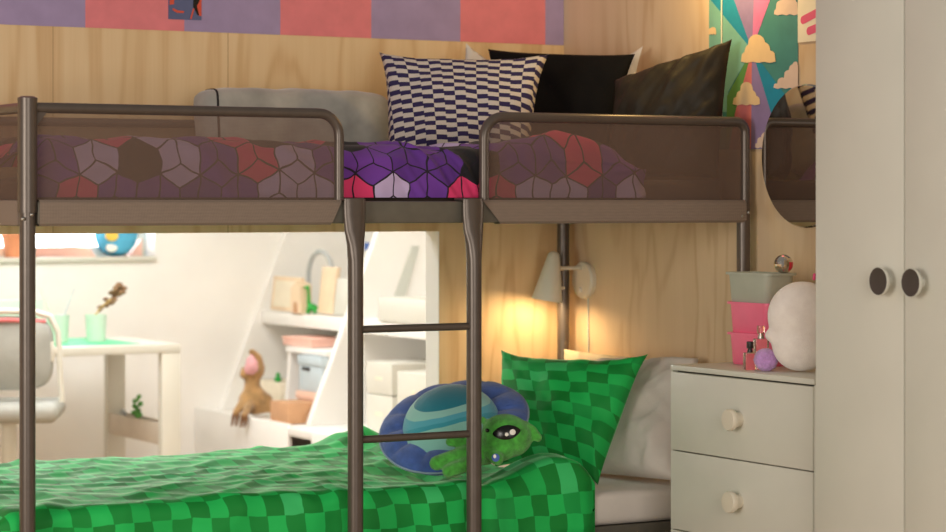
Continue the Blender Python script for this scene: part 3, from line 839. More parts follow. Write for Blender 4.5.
for i in range(4):
    z1, z0 = zz[i]-.0022, zz[i+1]+.0008 if i < 3 else .055
    m = MB(); m.box(XC, XC+.019, YC1+.005, YC0-.0005, z0, z1, .0015); d = m.build('drawer', M['white_lacq'], chest)
    kc = Vector((XC, (YC0+YC1)/2, (z0+z1)/2))
    m = MB(); m.lathe([(0, 0), (.018, 0), (.0185, .010), (.024, .018), (.027, .024), (.0275, .032), (.025, .036), (0, .037)], Matrix.Translation(kc) @ RYm, 28)
    k = m.build('knob', M['lampwhite'], d)
    k.data.transform(Matrix.Translation(wloc(d)-wloc(d)))
# ------------------------------------------------------------------ wardrobe
XA = 1.60; YA0 = PX(815.5, 300, XA).y; YAg = PX(904, 300, XA).y; dw = YA0-YAg; YA1 = YA0-2*dw
war = thing('wardrobe', 'tall off-white wardrobe with two doors and dark-faced round knobs', 'wardrobe', ((XA+XW)/2, (YA0+YA1)/2, 0))
m = MB(); m.box(XA+.022, XW-.004, YA1, YA0, .0, 2.05, .002); m.build('carcass', M['white_lacq'], war)
ky = [PX(889, 281, XA).y, PX(921.5, 283, XA).y]
for i, (y1, y0) in enumerate(((YA0, YAg+.0022), (YAg-.0022, YA1))):
    m = MB(); m.box(XA, XA+.020, y0, y1, .06, 2.046, .0018); d = m.build('door', M['white_lacq'], war)
    kz = PX(887, 281, XA).z
    m = MB(); m.lathe([(0, 0), (.013, 0), (.014, .010), (.025, .017), (.031, .023), (.0325, .029), (.0315, .032), (.0305, .0315), (0, .0315)], Matrix.Translation((XA, ky[i], kz)) @ RYm, 36, mis=[0]*6+[0, 1])
    m.build('knob', [M['white_lacq'], M['knob_dark']], d)

# ------------------------------------------------------------------ things on the chest
def bin_mb(h, w, l, t=.004, taper=.86):
    """open tapered box, origin at base centre; l along y, w along x"""
    m = MB()
    def ring(sx, sy, z, r):
        pts = []
        for qx, qy, a0 in ((1, 1, 0), (-1, 1, PI/2), (-1, -1, PI), (1, -1, 1.5*PI)):
            for k in range(5):
                a = a0+PI/2*k/4; pts.append(Vector((qx*(sx-r)+math.cos(a)*r, qy*(sy-r)+math.sin(a)*r, z)))
        return [m.bm.verts.new(p) for p in pts]
    W, Lh = w/2, l/2
    rings = [ring(W*taper, Lh*taper, 0, .016), ring(W*taper+.003, Lh*taper+.003, .004, .018), ring(W*.985, Lh*.985, h-.006, .02),
             ring(W+.006, Lh+.006, h-.006, .022), ring(W+.006, Lh+.006, h, .022), ring(W-.004, Lh-.004, h, .018), ring(W*taper-.004, Lh*taper-.004, .006, .014)]
    n = len(rings[0])
    for A, B in zip(rings, rings[1:]):
        for k in range(n): m.bm.faces.new((A[k], A[(k+1) % n], B[(k+1) % n], B[k]))
    m.bm.faces.new(rings[0][::-1]); m.bm.faces.new(rings[-1])
    return m
bcy = PX(767, 290, 1.83).y
bc = Vector((1.83+.045, bcy+.09, ZCT)); bh = .0825
rotb = 0.0
pinkbase = bin_mb(bh, .085, .175)
b1 = pinkbase.build('storage_bin', M['pink_bin'], sharp=.8); tag(b1, 'pink plastic bin at the bottom of the stack on the chest', 'bin', 'stacked bins on the chest')
b1.location = bc; b1.rotation_euler = (0, 0, rotb)
b2 = b1.copy(); COL.objects.link(b2); b2.location = bc + Vector((0, 0, bh*.965)); b2['label'] = 'pink plastic bin in the middle of the stack on the chest'
b3 = bin_mb(bh*.96, .095, .18).build('storage_bin', M['grey_bin'], sharp=.8); tag(b3, 'grey-green plastic bin on top of the two pink bins', 'bin', 'stacked bins on the chest')
b3.location = bc + Vector((.002, 0, bh*1.935)); b3.rotation_euler = (0, 0, rotb)
# small lid inside the top bin and the mirror ball on it
ztop = bc.z + bh*1.935 + bh*.96
m = MB()
m.box(-.042, .042, -.084, .084, -.004, 0, .001)
lid = m.build('lid', M['grey_bin'], b3, world=False); lid.location = (0, 0, bh*.96-.004)
pb = PX(783.5, 265.5, bc.x+.012)
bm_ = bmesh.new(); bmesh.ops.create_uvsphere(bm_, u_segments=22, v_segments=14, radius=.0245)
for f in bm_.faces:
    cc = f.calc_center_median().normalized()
    f.material_index = 1 if (cc.dot((RGT*.75-FWD*.55-UP*.25).normalized()) > .86) else 0  # red reflection painted onto the faces turned lower right
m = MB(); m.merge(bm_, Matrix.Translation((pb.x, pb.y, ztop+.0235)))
ob = solid('mirror_ball', m, [M['chrome'], M['red_reflection']], 'small silver mirror ball on the grey-green bin', 'ornament', sharp=.05)
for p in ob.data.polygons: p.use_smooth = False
# white plush lamp-like rounded cushion
wb = PX(800.5, 350, 1.80); wbc = Vector((1.80, wb.y, ZCT))
wp_ = thing('white_plush', 'large white rounded plush next to the stacked bins on the chest', 'plush toy', wbc)
px2 = 6.05/F
m = MB()
def WL(u, v, d=0): return wbc + RGT*((u-806)*px2) + UP*((374-v)*px2) + FWD*d
Rz = Matrix.Rotation(-TH, 4, 'Z')
m.ell(WL(808, 318), (.088, .055, .087), Rz, 28)
m.ell(WL(807, 347), (.074, .055, .066), Rz, 28)
m.ell(WL(776, 338), (.018, .02, .014), Rz @ Matrix.Rotation(.5, 4, 'Y'), 14)
o = m.build('body', M['plush_white'], wp_, sharp=9)
rm = o.modifiers.new('merge', 'REMESH'); rm.mode = 'VOXEL'; rm.voxel_size = .006; rm.use_smooth_shade = True
sm = o.modifiers.new('soften', 'SMOOTH'); sm.factor = .6; sm.iterations = 12
m = MB(); m.capsule(WL(819.5, 281), WL(820, 277), .004); m.build('tassel', M['pink'], wp_)
# perfume bottles
def perfume(base, s, liquid, cap, label, tall=1.0):
    t = thing('perfume_bottle', label, 'bottle', base, -TH+.3, 'perfume bottles on the chest')
    m = MB(); m.box(-.017*s, .017*s, -.010*s, .010*s, 0, .048*s*tall, .003*s, 3); m.build('flacon', liquid, t, world=False)
    m = MB(); m.lathe([(.0075*s, 0), (.0075*s, .007*s), (.0055*s, .008*s), (.0055*s, .013*s)], Matrix.Translation((0, 0, .048*s*tall)), 18); m.build('neck', M['gold_cap'] if cap == 'gold_cap' else M['bolt'], t, world=False)
    m = MB(); m.lathe([(0, 0), (.009*s, 0), (.0095*s, .003*s), (.0095*s, .017*s), (.008*s, .019*s), (0, .019*s)], Matrix.Translation((0, 0, .059*s*tall if False else .048*s*tall+.011*s)), 20); m.build('cap', M[cap], t, world=False)
    return t
perfume(PX(750, 370, 1.728) * 1.0 if False else Vector((1.735, PX(750, 368, 1.735).y, ZCT)), .92, M['perfume'], 'gold_cap', 'amber perfume bottle with a black cap in front of the pink bins')
perfume(Vector((1.775, PX(761, 368, 1.775).y, ZCT)), 1.08, M['clearglass'], 'clearglass', 'tall clear perfume bottle between pink bins and lilac pompon', 1.5)
# lilac pompon
pp = Vector((1.745, PX(766, 360, 1.745).y, ZCT+.0285))
m = MB()
bm_ = bmesh.new(); bmesh.ops.create_icosphere(bm_, subdivisions=4, radius=.030)
for v in bm_.verts:
    d = v.co.normalized(); v.co *= 1 + .10*fbm(d.x*9, d.y*9, d.z*9) + .04*fbm(d.x*30, d.y*30, d.z*30)
m.merge(bm_, Matrix.Translation(pp) @ Matrix.Diagonal((1, 1, .95, 1)))
solid('pompon', m, M['lilac_fluff'], 'fluffy lilac pompon in front of the white plush', 'pompon', sharp=9)

# ------------------------------------------------------------------ study nook: desk, chair, things
DY0 = PD(120, 345, 9.3).y; DXr = PY(181, 345, DY0).x; DZ = PY(181, 343.6, DY0).z; DD = .62
desk = thing('desk', 'white desk with a green mat below the window', 'desk', (DXr-.6, DY0+DD/2, 0))
m = MB(); m.box(DXr-1.25, DXr, DY0, DY0+DD, DZ-.035, DZ, .004); m.build('desktop', M['white_lacq'], desk)
lw = .078
for xx in (DXr-lw, DXr-1.25):
    for y in (DY0+.002, DY0+DD-.042):
        m = MB(); m.box(xx, xx+lw, y, y+.04, 0, DZ-.035, .003); m.build('leg', M['white_lacq'], desk)
zsh = PX(140, 428, DXr-.05).z
m = MB(); m.box(DXr-.070, DXr-.060, DY0+.042, DY0+DD-.042, zsh-.045, zsh+.04, .003); m.box(DXr-.06, DXr-.004, DY0+.042, DY0+DD-.042, zsh-.045, zsh-.03, .002); m.box(DXr-.014, DXr-.004, DY0+.042, DY0+DD-.042, zsh-.03, zsh+.04, .002); m.build('side_shelf', M['chair_grey'] if False else M['greybeige'], desk)
m = MB(); m.box(DXr-1.2, DXr-.15, DY0+.05, DY0+DD-.09, DZ, DZ+.003, .001)
solid('desk_mat', m, M['green_mat'], 'bright green desk mat on the white desk', 'desk mat')
# back screen of the desk
a = PY(0, 300, DY0+DD-.06); b_ = PY(42, 308, DY0+DD-.06)
m = MB(); m.box(a.x-.3, b_.x, DY0+DD-.075, DY0+DD-.06, DZ+.003, a.z, .003)
solid('desk_organiser', m, M['mint'], 'mint green board standing on the desk behind the grey chair', 'organiser')
def cup(u, v, h, r, name, lab, d_off):
    y = DY0+d_off; p = PY(u, v, y); p.z = DZ+.003
    t = thing(name, lab, 'cup', p, 0, 'mint cups on the desk')
    m = MB(); m.lathe([(0, 0), (r*.82, 0), (r, h), (r*.94, h), (r*.76, .006), (0, .006)], n=26); m.build('cup_body', M['mint'], t, world=False)
    return t
c1 = cup(96, 340, .105, .043, 'desk_cup', 'mint cup holding a dried brown flower on the desk', .27)
c2 = cup(58, 340, .105, .045, 'desk_cup', 'mint cup with thin pencils behind the grey chair', .30)
pl = thing('dried_flower', 'dried brown plume leaning out of the mint cup', 'dried flower', wloc(c1)+Vector((0, 0, .01)), -TH)
m = MB(); k = 9.9/F
m.tube([(-.02, 0, 0), (-.005, 0, .09), (.02, 0, .122), (.06, 0, .155)], .004, 8); m.build('stem', M['stem'], pl, world=False)
m = MB()
for i in range(46):
    t_ = i/45; p = Vector((.012+.095*t_, 0, .112+.085*t_)); s = .010+.012*t_
    a_ = random.uniform(0, 2*PI)
    m.ell(p+Vector((math.cos(a_)*s*.8, math.sin(a_)*s*.8, math.sin(a_*2)*s*.8)), (s*.7, s*.6, s*.45), seg=8)
m.build('plume', M['leaf_brown'], pl, world=False, sharp=9)
for i, (dx, col_) in enumerate(((-.055, 'mint'), (.05, 'bluecard'))):
    p = wloc(c2)+Vector((0, 0, .007)); m = MB(); m.tube([p+RGT*(-.3*dx)+FWD*.01*i, p+RGT*(dx*1.25)+UP*.20+FWD*.012*i], .0028, 6)
    solid('pencil', m, M['boxblue'] if i else M['mint'], 'thin blue-grey pencil leaning right in the mint cup' if i else 'thin mint pencil leaning left in the mint cup', 'pencil', group='pencils in the mint cup')
# bottle with plant on the desk's side shelf
pbp = PX(137, 424, DXr-.038); pbp.z = zsh-.029
t = thing('plant_bottle', 'small green bottle plant on the side shelf of the desk', 'plant', pbp)
m = MB(); m.lathe([(0, 0), (.017, 0), (.019, .02), (.018, .045), (.010, .062), (.008, .10), (.006, .10), (0, .06)], n=18); m.build('bottle', M['leaf'], t, world=False)
m = MB()
for i in range(9):
    a_ = i*2.4; q = Vector((math.cos(a_)*.012, math.sin(a_)*.02, .075+.009*i)); m.ell(q, (.012, .007, .010), Matrix.Rotation(a_, 4, 'Z') @ Matrix.Rotation(-.6, 4, 'Y'), 8)
m.build('leaf_tuft', M['leaf'], t, world=False, sharp=9)
pbq = PX(119, 419, DXr-.038); pbq.z = zsh-.027; pbq.y -= .03
m = MB(); m.ell(pbq+Vector((0, 0, .040)), (.012, .033, .034), seg=14); m.ell(pbq+Vector((0, -.018, .07)), (.012, .02, .016), seg=12)
solid('grey_toy', m, M['greywire'], 'small grey lump beside the plant on the desk shelf', 'toy', sharp=9)

# desk chair, seen from behind
cd = 8.85
cc = PD(8, 400, cd); chz = PD(8, 412, cd).z
ch = thing('desk_chair', 'grey upholstered desk chair with white frame in front of the desk', 'chair', (cc.x, cc.y, 0), -TH+.08)
kx = cd/F
def CL(u, v, y=0.0): return Vector(((u-8)*kx, y, 1.3817-(v-V0)*kx))
m = MB()
def bk(a, b):
    t = 2*PI*b; e = .5; x = math.copysign(abs(math.cos(t))**e, math.cos(t)); z = math.copysign(abs(math.sin(t))**e, math.sin(t))
    rr = (1, .96, .0)[0]
    prof = [(0, -.02), (.92, -.022), (1, -.008), (1, .012), (.92, .026), (0, .03)]
    i = int(round(a*5)); r, y = prof[i]
    cz = CL(0, 353).z
    return Vector((x*r*.180 + (CL(4, 0).x), y + .05*((x*r)**2)*-.4, cz + z*r*.135))
m.grid(bk, 5, 48); bmesh.ops.remove_doubles(m.bm, verts=m.bm.verts, dist=.0002)
m.build('backrest', M['chair_grey'], ch, world=False, sharp=1.2)
m = MB()
ztp = CL(0, 313).z; zst = CL(0, 402).z; xr = CL(62, 0).x
fr = [Vector((-xr*1.0, -.02, zst))] + [Vector((-xr*.93, -.02, ztp-.07))] + [Vector((-xr*.78, -.02, ztp-.012)), Vector((-xr*.5, -.02, ztp+.004)), Vector((0, -.02, ztp+.008)), Vector((xr*.5, -.02, ztp+.004)), Vector((xr*.78, -.02, ztp-.012)), Vector((xr*.93, -.02, ztp-.07)), Vector((xr*.96, -.02, CL(0, 370).z)), Vector((xr, -.02, zst))]
m.tube(fr, .011, 10); m.build('back_frame', M['white_lacq'], ch, world=False)
m = MB(); m.tube([(-xr*.8, -.024, ztp-.03), (0, -.026, ztp-.024), (xr*.7, -.024, ztp-.03)], .008, 8); m.build('back_strap', M['softcoral'], ch, world=False)
m = MB()
zc_ = CL(0, 411).z
m.box(-xr*.97, xr*.97, -.16, .22, zc_-.034, zc_+.034, .03, 5); m.build('seat', M['chair_grey'], ch, world=False)
for sx in (-1, 1):
    m = MB(); m.box(sx*xr*.78-.016, sx*xr*.78+.016, -.034, -.02, CL(0, 362).z, CL(0, 341).z, .006); m.box(min(sx*xr*.78, sx*xr*.93), max(sx*xr*.78, sx*xr*.93), -.03, -.018, CL(0, 354).z, CL(0, 347).z, .003)
    m.build('bracket', M['white_lacq'], ch, world=False)
m = MB(); m.tube([(0, .03, .08), (0, .03, zc_-.03)], .028, 16); m.build('column', M['white_lacq'], ch, world=False)
for k_ in range(5):
    a_ = 2*PI*k_/5+.3
    m = MB(); m.tube([(0, .03, .10), (.25*math.cos(a_), .03+.25*math.sin(a_), .06)], [.02, .014], 10); m.ell((.25*math.cos(a_), .03+.25*math.sin(a_), .028), (.018, .028, .028), Matrix.Rotation(a_, 4, 'Z')); m.build('castor_leg', M['white_lacq'], ch, world=False)

# things on the window sill
def sill(u): p = PY(u, 250, YB+.04); p.z = WZ0; return p
p = sill(16); t = thing('potted_plant', 'terracotta pot with a small plant on the window sill', 'plant', p)
m = MB(); m.lathe([(0, 0), (.045, 0), (.058, .085), (.064, .085), (.064, .105), (.054, .105), (.05, .08), (0, .08)], n=24); m.build('pot', M['terracotta'], t, world=False)
m = MB()
for i in range(14):
    a_ = i*2.4; m.ell((math.cos(a_)*.03, math.sin(a_)*.03, .13+.012*i), (.035, .012, .02), Matrix.Rotation(a_, 4, 'Z') @ Matrix.Rotation(-.7, 4, 'Y'), 8)
m.build('foliage', M['stem'], t, world=False, sharp=9)
p = sill(116); t = thing('round_plush', 'blue round plush with yellow and white spots on the window sill', 'plush toy', p, -TH)
m = MB(); m.ell((0, 0, .098), (.092, .05, .1), seg=26); m.build('body', M['bluetoy'], t, world=False)
for nm, mt, dx, z, r in (('spot', 'yellow', -.010, .086, .028), ('spot', 'eyewhite', -.012, .036, .024)):
    m = MB(); y = -.05*math.sqrt(max(.05, 1-(dx/.092)**2-((z-.098)/.1)**2)); m.ell((dx, y, z), (r, .006, r*.8), seg=18); m.build(nm, M[mt], t, world=False)
p = sill(133); m = MB(); p = p+Vector((.0, -.015, 0))
m.prism([p+Vector((-.02, 0, 0)), p+Vector((.035, 0, 0)), p+Vector((.035, 0, .07))], (0, .05, 0)); solid('pink_wedge', m, M['softpink'], 'small pink block beside the blue round plush', 'toy block')
p = sill(66); m = MB()
for i in range(10): pass
m.prism([p+RGT*q[0]+UP*q[1]-FWD*.0 for q in ((-.14, 0), (.12, 0), (.10, .03), (.03, .045), (-.04, .04), (-.12, .035))], FWD*.03); solid('soft_toy_snake', m, M['softpink'], 'pale pink soft roll lying on the window sill', 'soft toy')

# ------------------------------------------------------------------ slanted shelf unit along the nook's right wall
SX0 = 2.21; SZ0 = .495
def SXZ(z): return SX0 + .115 + .43*(z-SZ0)
SY2 = 3.31; SYN = 1.62; XBK = 2.96; STOP = 1.95
unit = thing('shelf_unit', 'white built-in shelf unit with slanted partitions in the nook', 'shelf unit', (2.6, 2.9, 0))
m = MB(); m.box(XBK-.02, XBK, SYN, YB, 0, STOP); m.build('back_panel', M['white_shelf'], unit)
def part_panel(y0, y1, dx=0.0):
    m = MB(); m.prism([(SXZ(SZ0)+dx, y0, SZ0), (XBK-.02, y0, SZ0), (XBK-.02, y0, STOP), (min(SXZ(STOP)+dx, XBK-.05), y0, STOP)], (0, y1-y0, 0)); return m.build('partition', M['white_shelf'], unit)
part_panel(YB-.03, YB-.001); part_panel(SY2, SY2+.04); part_panel(SYN, SYN+.04)
zs1 = .914
m = MB(); m.box(SXZ(zs1)+.005, XBK-.02, SY2+.04, YB-.03, zs1-.055, zs1, .003); m.build('shelf', M['white_shelf'], unit)
m = MB(); m.box(SXZ(zs1)+.005, XBK-.02, SYN+.04, SY2, zs1-.055, zs1, .003); m.build('shelf', M['white_shelf'], unit)
m = MB(); m.box(SX0+.02, XBK-.02, SYN, YB-.001, SZ0-.03, SZ0-.001, .002); m.build('base_deck', M['white_shelf'], unit)
Yd1 = PX(287.5, 430, SX0).y; Yd2 = PX(311, 430, SX0).y
m = MB(); m.box(SX0, SX0+.02, Yd1, YB-.002, .04, SZ0+.012, .003); m.build('drawer_front', M['white_shelf'], unit)
m = MB(); m.box(SX0, SX0+.02, SYN, Yd2, .04, SZ0, .003); m.build('drawer_front', M['white_shelf'], unit)
m = MB(); m.box(SX0+.002, SX0+.02, Yd2, Yd1, SZ0-.032, SZ0-.001, .002); m.build('front_lip', M['white_shelf'], unit)
m = MB(); m.box(SX0+.16, SX0+.18, Yd2-.05, Yd1+.05, .04, SZ0-.03); m.build('open_slot', M['darkfab'], unit)
# inner cubby
zc1 = PX(300, 347, 2.45).z; yc1 = PX(286, 380, 2.42).y; yc0 = SY2+.045
cub = thing('inner_cubby', 'white open cubby inside the shelf unit holding storage boxes', 'cubby', (2.6, (yc0+yc1)/2, SZ0))
m = MB(); m.box(SXZ(zc1)-.03, XBK-.025, yc0, yc1, zc1-.022, zc1, .002); m.build('top_board', M['white_shelf'], cub)
m = MB(); m.prism([(SX0+.20, yc1-.03, SZ0), (XBK-.025, yc1-.03, SZ0), (XBK-.025, yc1-.03, zc1-.0225), (SXZ(zc1)-.02, yc1-.03, zc1-.0225)], (0, .03, 0)); m.build('side_panel', M['white_shelf'], cub)
def card(name, u0, u1, v0, v1, X, dep, mat, label, cat, zb=None, hole=False, group=None, lid=True):
    """box whose -X face covers the given picture rectangle when standing at X"""
    ya, yb_ = PX(u1, (v0+v1)/2, X).y, PX(u0, (v0+v1)/2, X).y
    z1 = PX((u0+u1)/2, v0, X).z; z0 = PX((u0+u1)/2, v1, X).z if zb is None else zb
    t = thing(name, label, cat, (X+dep/2, (ya+yb_)/2, z0), 0, group)
    yb_ = min(yb_, (yc1-.035 if name == 'storage_box' else YB-.04)); ya = max(ya, SYN+.05 if yb_ < SY2 else SY2+.055); z0 += .0015; z1 = max(z1, z0+.02)
    t.location = (X+dep/2, (ya+yb_)/2, z0)
    hl = (z1-z0)*.26 if lid else 0
    m = MB(); m.box(X, X+dep, ya, yb_, z0, z1-hl*.5, .003); m.build('box_body', mat, t)
    if lid:
        m = MB(); m.box(X-.005, X+dep+.005, ya-.005, yb_+.005, z1-hl, z1, .003); m.build('lid', mat, t)
    if hole:
        m = MB(); ym = (ya+yb_)/2 + (yb_-ya)*.18; m.box(X-.0035, X-.0005, ym-.035, ym+.035, z0+(z1-z0)*.58, z0+(z1-z0)*.68, .001); m.build('handle_hole', M['gap'], t)
    return t, z1, (ya, yb_)
zdk = SZ0
t, zt1, _ = card('storage_box', 297, 333, 393, 426, 2.40, .25, M['boxpink'], 'pale pink lidded box under the pale blue box', 'storage box', zb=zdk, group='boxes in the cubby')
t, zt2, _ = card('storage_box', 299, 334, 357, 393, 2.405, .25, M['boxblue'], 'pale blue lidded box with a dark handle hole, on the pink box', 'storage box', zb=zt1, hole=True, group='boxes in the cubby')
card('cardboard_box', 270, 288, 402, 416, 2.26, .13, M['cardboard'], 'small brown cardboard box on the deck beside the dinosaur', 'box', zb=zdk, lid=False)
t, _, _ = card('pink_box', 283, 311, 337.5, 347, 2.45, .16, M['softpink'], 'flat pink lidded box on top of the cubby', 'box', zb=zc1)
card('white_crate', 240, 281, 381, 415, 2.46, .3, M['cream'], 'low cream crate behind the dinosaur plush', 'crate', zb=zdk, lid=False)
pc = PX(278, 381, 2.5); zcr = PX(260, 381, 2.46).z
m = MB()
m.ell((pc.x, pc.y, zcr+.012), (.016, .016, .012), seg=12); m.ell((pc.x, pc.y, zcr+.03), (.009, .009, .011), seg=10)
solid('green_figurine', m, M['toygreen'], 'tiny green toy on the cream crate', 'toy', sharp=9)
# things on the upper shelf of the far bay (facing the room)
zs = zs1
def stand(name, u0, u1, v0, X, th, mat, label, cat, lean=.12, group=None, frame=None):
    ya, yb_ = PX(u1, 300, X).y, PX(u0, 300, X).y; h = PX((u0+u1)/2, v0, X).z-zs
    t = thing(name, label, cat, (X, (ya+yb_)/2, zs), 0, group); t.rotation_euler = (0, lean, 0)
    W = (yb_-ya)/2; t.location.z = zs+.002
    m = MB(); m.box(0, th, -W, W, 0.004, h, .002); m.build('panel', mat, t, world=False)
    if frame is not None:
        m = MB(); m.box(-.003, 0, -W*.8, W*.8, h*.12, h*.88, .001); m.build('picture', frame, t, world=False)
    return t
stand('picture_frame', 270, 297, 277, 2.525, .02, M['palewood'], 'cream picture frame at the far end of the upper shelf', 'picture frame', group='frames on the upper shelf', frame=M['cream'])
stand('wooden_board', 317, 332, 267, 2.55, .018, M['palewood'], 'tall pale wooden board under the grey arch', 'board')
stand('picture_frame', 333, 352, 279, 2.55, .015, M['white_lacq'], 'white picture frame right of the wooden board', 'picture frame', group='frames on the upper shelf', frame=M['white_lacq'])
stand('photo_card', 344, 362, 262, 2.68, .008, M['cardboard'], 'brown card behind the white picture frame', 'card', lean=.2)
# toy house
X = 2.53; ya, yb_ = PX(306, 300, X).y, PX(296, 300, X).y; hz = PX(300, 282, X).z-zs
th_ = thing('toy_house', 'small wooden toy house block beside the cream frame', 'toy house', (X, (ya+yb_)/2-.01, zs+.002))
m = MB(); W = (yb_-ya)/2; m.prism([(-.03, -W, 0), (-.03, W, 0), (-.03, W, hz*.8), (-.03, 0, hz), (-.03, -W, hz*.9)], (.05, 0, 0)); m.build('house_body', M['palewood'], th_, world=False)
m = MB(); m.prism([(-.032, -W*.4, 0.001)]+[(-.032, -W*.4*math.cos(a_), .03+W*.4*math.sin(a_)) for a_ in [k*PI/8 for k in range(9)]]+[(-.032, W*.4, 0.001)], (.001, 0, 0)); m.build('doorway', M['cardboard'], th_, world=False)
# grey arch
X = 2.62; pl_ = PX(308.5, 300, X); pr_ = PX(333, 300, X); yc_ = (pl_.y+pr_.y)/2; Ra = (pl_.y-pr_.y)/2; ztop_ = PX(321, 251.5, X).z
pts = [Vector((X, yc_+Ra, zs+.009))] + [Vector((X, yc_+Ra*math.cos(a_), ztop_-Ra*.9+Ra*.9*math.sin(a_))) for a_ in [k*PI/14 for k in range(15)]] + [Vector((X, yc_-Ra, zs+.009))]
m = MB(); m.tube(pts, .010, 10); solid('grey_arch', m, M['greywire'], 'grey arch standing on the upper shelf behind the wooden board', 'ornament')
# tiny green dinosaur on the shelf edge
gx = SXZ(zs)+.035; gp = PX(312, 312, gx); gp.z = zs+.004
gd = thing('toy_dinosaur', 'little green toy dinosaur on the upper shelf edge', 'toy', gp, -TH)
m = MB(); kk = 9.9/F
def GL(u, v, y=0): return Vector(((u-312)*kk, y, (313-v)*kk))
m.ell(GL(312, 307), (.020, .014, .016)); m.capsule(GL(309, 307), GL(308.5, 296), .008, .006); m.capsule(GL(308.5, 296), GL(308, 287), .006, .005); m.capsule(GL(308, 286), GL(304.5, 287), .007, .005); m.capsule(GL(316, 307), GL(323, 309), .009, .003)
for u_, y_ in ((308, -.012), (308, .012), (315, -.012), (315, .012)): m.capsule(GL(u_, 308, y_), GL(u_, 312, y_), .0065)
o = m.build('body', M['toygreen'], gd, world=False, sharp=9)
rm = o.modifiers.new('merge', 'REMESH'); rm.mode = 'VOXEL'; rm.voxel_size = .003; rm.use_smooth_shade = True
# cards pinned to the back panel
for (u0, u1, v0, v1, mt, lb) in ((364, 379, 243, 250, 'bluecard', 'blue card on the shelf back panel'), (356, 370, 262, 274, 'yellow', 'yellow card on the shelf back panel below the blue one'), (330, 346, 260, 265, 'eyewhite', 'white strip card on the shelf back panel')):
    X = XBK-.024; m = MB()
    p0, p1 = PX(u0, v1, X), PX(u1, v0, X); m.box(X, X+.0035, p1.y, p0.y, p0.z, p1.z); solid('pinned_card', m, M[mt], lb, 'card', group='cards on the shelf back panel')
# near bay: box on shelf, grey strip, white drawer boxes
t, _, _ = card('white_box', 378, 432, 299, 316, 2.50, .25, M['white_lacq'], 'low white box on the shelf of the near bay', 'box', zb=zs, lid=False)
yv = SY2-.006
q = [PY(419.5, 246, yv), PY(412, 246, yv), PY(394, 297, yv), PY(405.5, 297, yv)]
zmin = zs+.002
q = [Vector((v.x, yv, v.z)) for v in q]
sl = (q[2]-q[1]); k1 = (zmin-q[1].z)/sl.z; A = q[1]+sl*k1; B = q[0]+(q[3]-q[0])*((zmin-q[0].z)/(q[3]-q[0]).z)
m = MB(); m.prism([q[1], q[0], B, A], (0, .005, 0)); solid('slanted_strip', m, M['greybox'], 'grey slanted strip in the near bay', 'board')  # thin pale grey slanted strip set flat against the partition
for i, (u0, u1, v0, v1, X, lb) in enumerate(((366, 392, 361, 392, 2.42, 'white drawer box on top of its twin in the near bay'), (366, 392, 393, 432, 2.42, 'white drawer box under its twin in the near bay'), (397, 430, 371, 426, 2.36, 'white box with a slot handle beside the opening edge'))):
    ya, yb_ = PX(u1, 380, X).y, PX(u0, 380, X).y
    z1 = PX(u0, v0, X).z; z0 = SZ0 if i != 0 else PX(366, 393, 2.42).z+.003
    t = thing('white_drawer_box', lb, 'box', (X+.1, (ya+yb_)/2, z0), 0, 'white boxes in the near bay')
    m = MB(); m.box(X, X+.28, ya, yb_, z0, z1, .004); m.build('box_body', M['white_lacq'], t)
    m = MB(); ym = (ya+yb_)/2; m.box(X-.002, X-.0005, ym-(.012 if i == 2 else .03), ym+(.012 if i == 2 else .03), z0+(z1-z0)*.45, z0+(z1-z0)*(.75 if i == 2 else .55)); m.build('handle_slot', M['cream'], t)
# dinosaur plush
dp = PX(256, 422, SX0+.085); dp.z = SZ0+.013
dn = thing('dinosaur_plush', 'ochre tyrannosaur plush with open pink mouth leaning over the drawer front', 'plush toy', dp, -TH)
kd = ((dp-CAM).dot(FWD))/F
vbd = V0 + (CAM.z-dp.z)/kd
def DL(u, v, y=0.0): return Vector(((u-256)*kd, y, (vbd-v)*kd))
m = MB()
m.ell(DL(255, 400.5), (.058, .054, .060), Matrix.Rotation(math.radians(-14), 4, 'Y'))
m.ell(DL(248, 401, -.005), (.040, .046, .046))
m.capsule(DL(253, 394), DL(252, 384), .044, .032); m.capsule(DL(252, 384), DL(253, 376), .032, .034)
m.ell(DL(255, 371), (.040, .042, .036))                    # back of the skull
m.capsule(DL(260, 369), DL(258, 358), .022, .018); m.capsule(DL(258, 358), DL(252, 351.5, -.01), .018, .014)   # upper jaw
m.capsule(DL(252, 377), DL(244.5, 374, -.015), .026, .020)          # lower jaw
m.capsule(DL(244, 374, -.01), DL(243, 368, -.01), .012, .008)
m.capsule(DL(262, 404), DL(265, vbd-13), .040, .034); m.capsule(DL(268, vbd-7), DL(276, vbd-5), .026, .016)
m.capsule(DL(244, 402, -.04), DL(238, 411, -.09), .020, .016); m.capsule(DL(252, 403, -.05), DL(247, 413, -.15), .019, .015)
o = m.build('body', M['dino'], dn, world=False, sharp=9)
rm = o.modifiers.new('merge', 'REMESH'); rm.mode = 'VOXEL'; rm.voxel_size = .007; rm.use_smooth_shade = True
sm = o.modifiers.new('soften', 'SMOOTH'); sm.factor = .5; sm.iterations = 4
m = MB(); m.prism([DL(*q) for q in ((245, 369, -.045), (248, 357.5, -.04), (252.5, 354, -.036), (258, 361, -.036), (259, 370, -.040), (254, 374, -.046), (247, 373.5, -.048))], (0, .03, 0)); m.build('mouth', M['mouth'], dn, world=False, sharp=9)
for (u_, y_) in ((235, -.10), (239, -.105), (245.5, -.162), (249, -.166)):
    m = MB(); m.capsule(DL(u_+1, 413, y_+.006), DL(u_-.8, 423, y_-.006), .008, .004, 10); m.build('claw', M['dinodark'], dn, world=False)

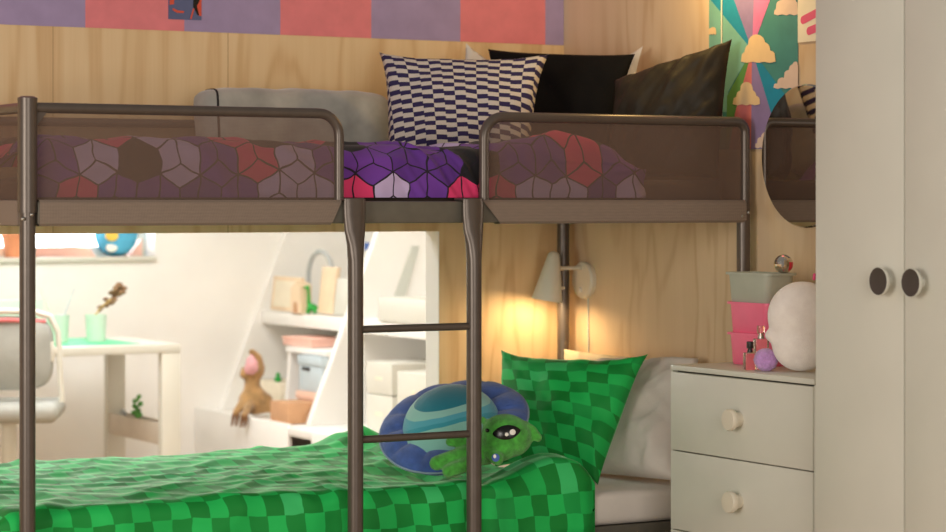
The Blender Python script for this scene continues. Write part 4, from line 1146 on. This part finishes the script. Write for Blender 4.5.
# ------------------------------------------------------------------ lights
def area(name, loc, target, size, power, col, sy=None):
    l = bpy.data.lights.new(name, 'AREA'); l.energy = power; l.color = col; l.size = size
    if sy: l.shape = 'RECTANGLE'; l.size_y = sy
    o = bpy.data.objects.new(name, l); COL.objects.link(o); o.location = loc
    o.rotation_euler = (Vector(target)-Vector(loc)).to_track_quat('-Z', 'Y').to_euler(); return o
area('key_light', (-3.6, -2.6, 1.5), (1.4, 0, 1.1), 1.7, 98, (1.0, .94, .85))
area('fill_light', (-1.0, -6.6, 1.9), (1.1, 0, 1.2), 2.6, 105, (1.0, .94, .86))
area('window_light', ((WX0+WX1)/2, YB+.55, 1.7), ((WX0+WX1)/2, YB-1, 1.2), 1.8, 75, (.96, .98, 1.0), 1.6)
area('nook_fill_light', (1.0, 2.5, 2.26), (1.1, 2.5, 0), 1.6, 58, (.96, .97, .97))  # unseen overhead area light added to brighten the nook
def point(name, loc, power, col, r):
    l = bpy.data.lights.new(name, 'POINT'); l.energy = power; l.color = col; l.shadow_soft_size = r
    o = bpy.data.objects.new(name, l); COL.objects.link(o); o.location = loc; return o
point('wall_lamp_light', SM @ Vector((0, 0, -.135)), 2.3, (1.0, .74, .40), .02)
point('upper_lamp_light', PX(692, -50, XW-.17), 5.0, (1.0, .68, .24), .03)
w = bpy.data.worlds.new('World'); scene.world = w; w.use_nodes = True
bg = w.node_tree.nodes['Background']; bg.inputs[0].default_value = (1.0, .94, .86, 1); bg.inputs[1].default_value = .22

# ------------------------------------------------------------------ camera
cd_ = bpy.data.cameras.new('camera'); cam = bpy.data.objects.new('camera', cd_); COL.objects.link(cam)
cam.location = CAM; cam.rotation_euler = (PI/2, 0, -TH)
cd_.sensor_width = 36; cd_.lens = F/946*36; cd_.shift_y = -(266-V0)/946
cd_.dof.use_dof = True; cd_.dof.focus_distance = 6.2; cd_.dof.aperture_fstop = 3.6
cd_.clip_end = 60
scene.camera = cam
scene.view_settings.view_transform = 'Standard'; scene.view_settings.look = 'None'; scene.view_settings.exposure = 0.0
scene.cycles.max_bounces = 10; scene.cycles.transparent_max_bounces = 24; scene.cycles.use_denoising = True
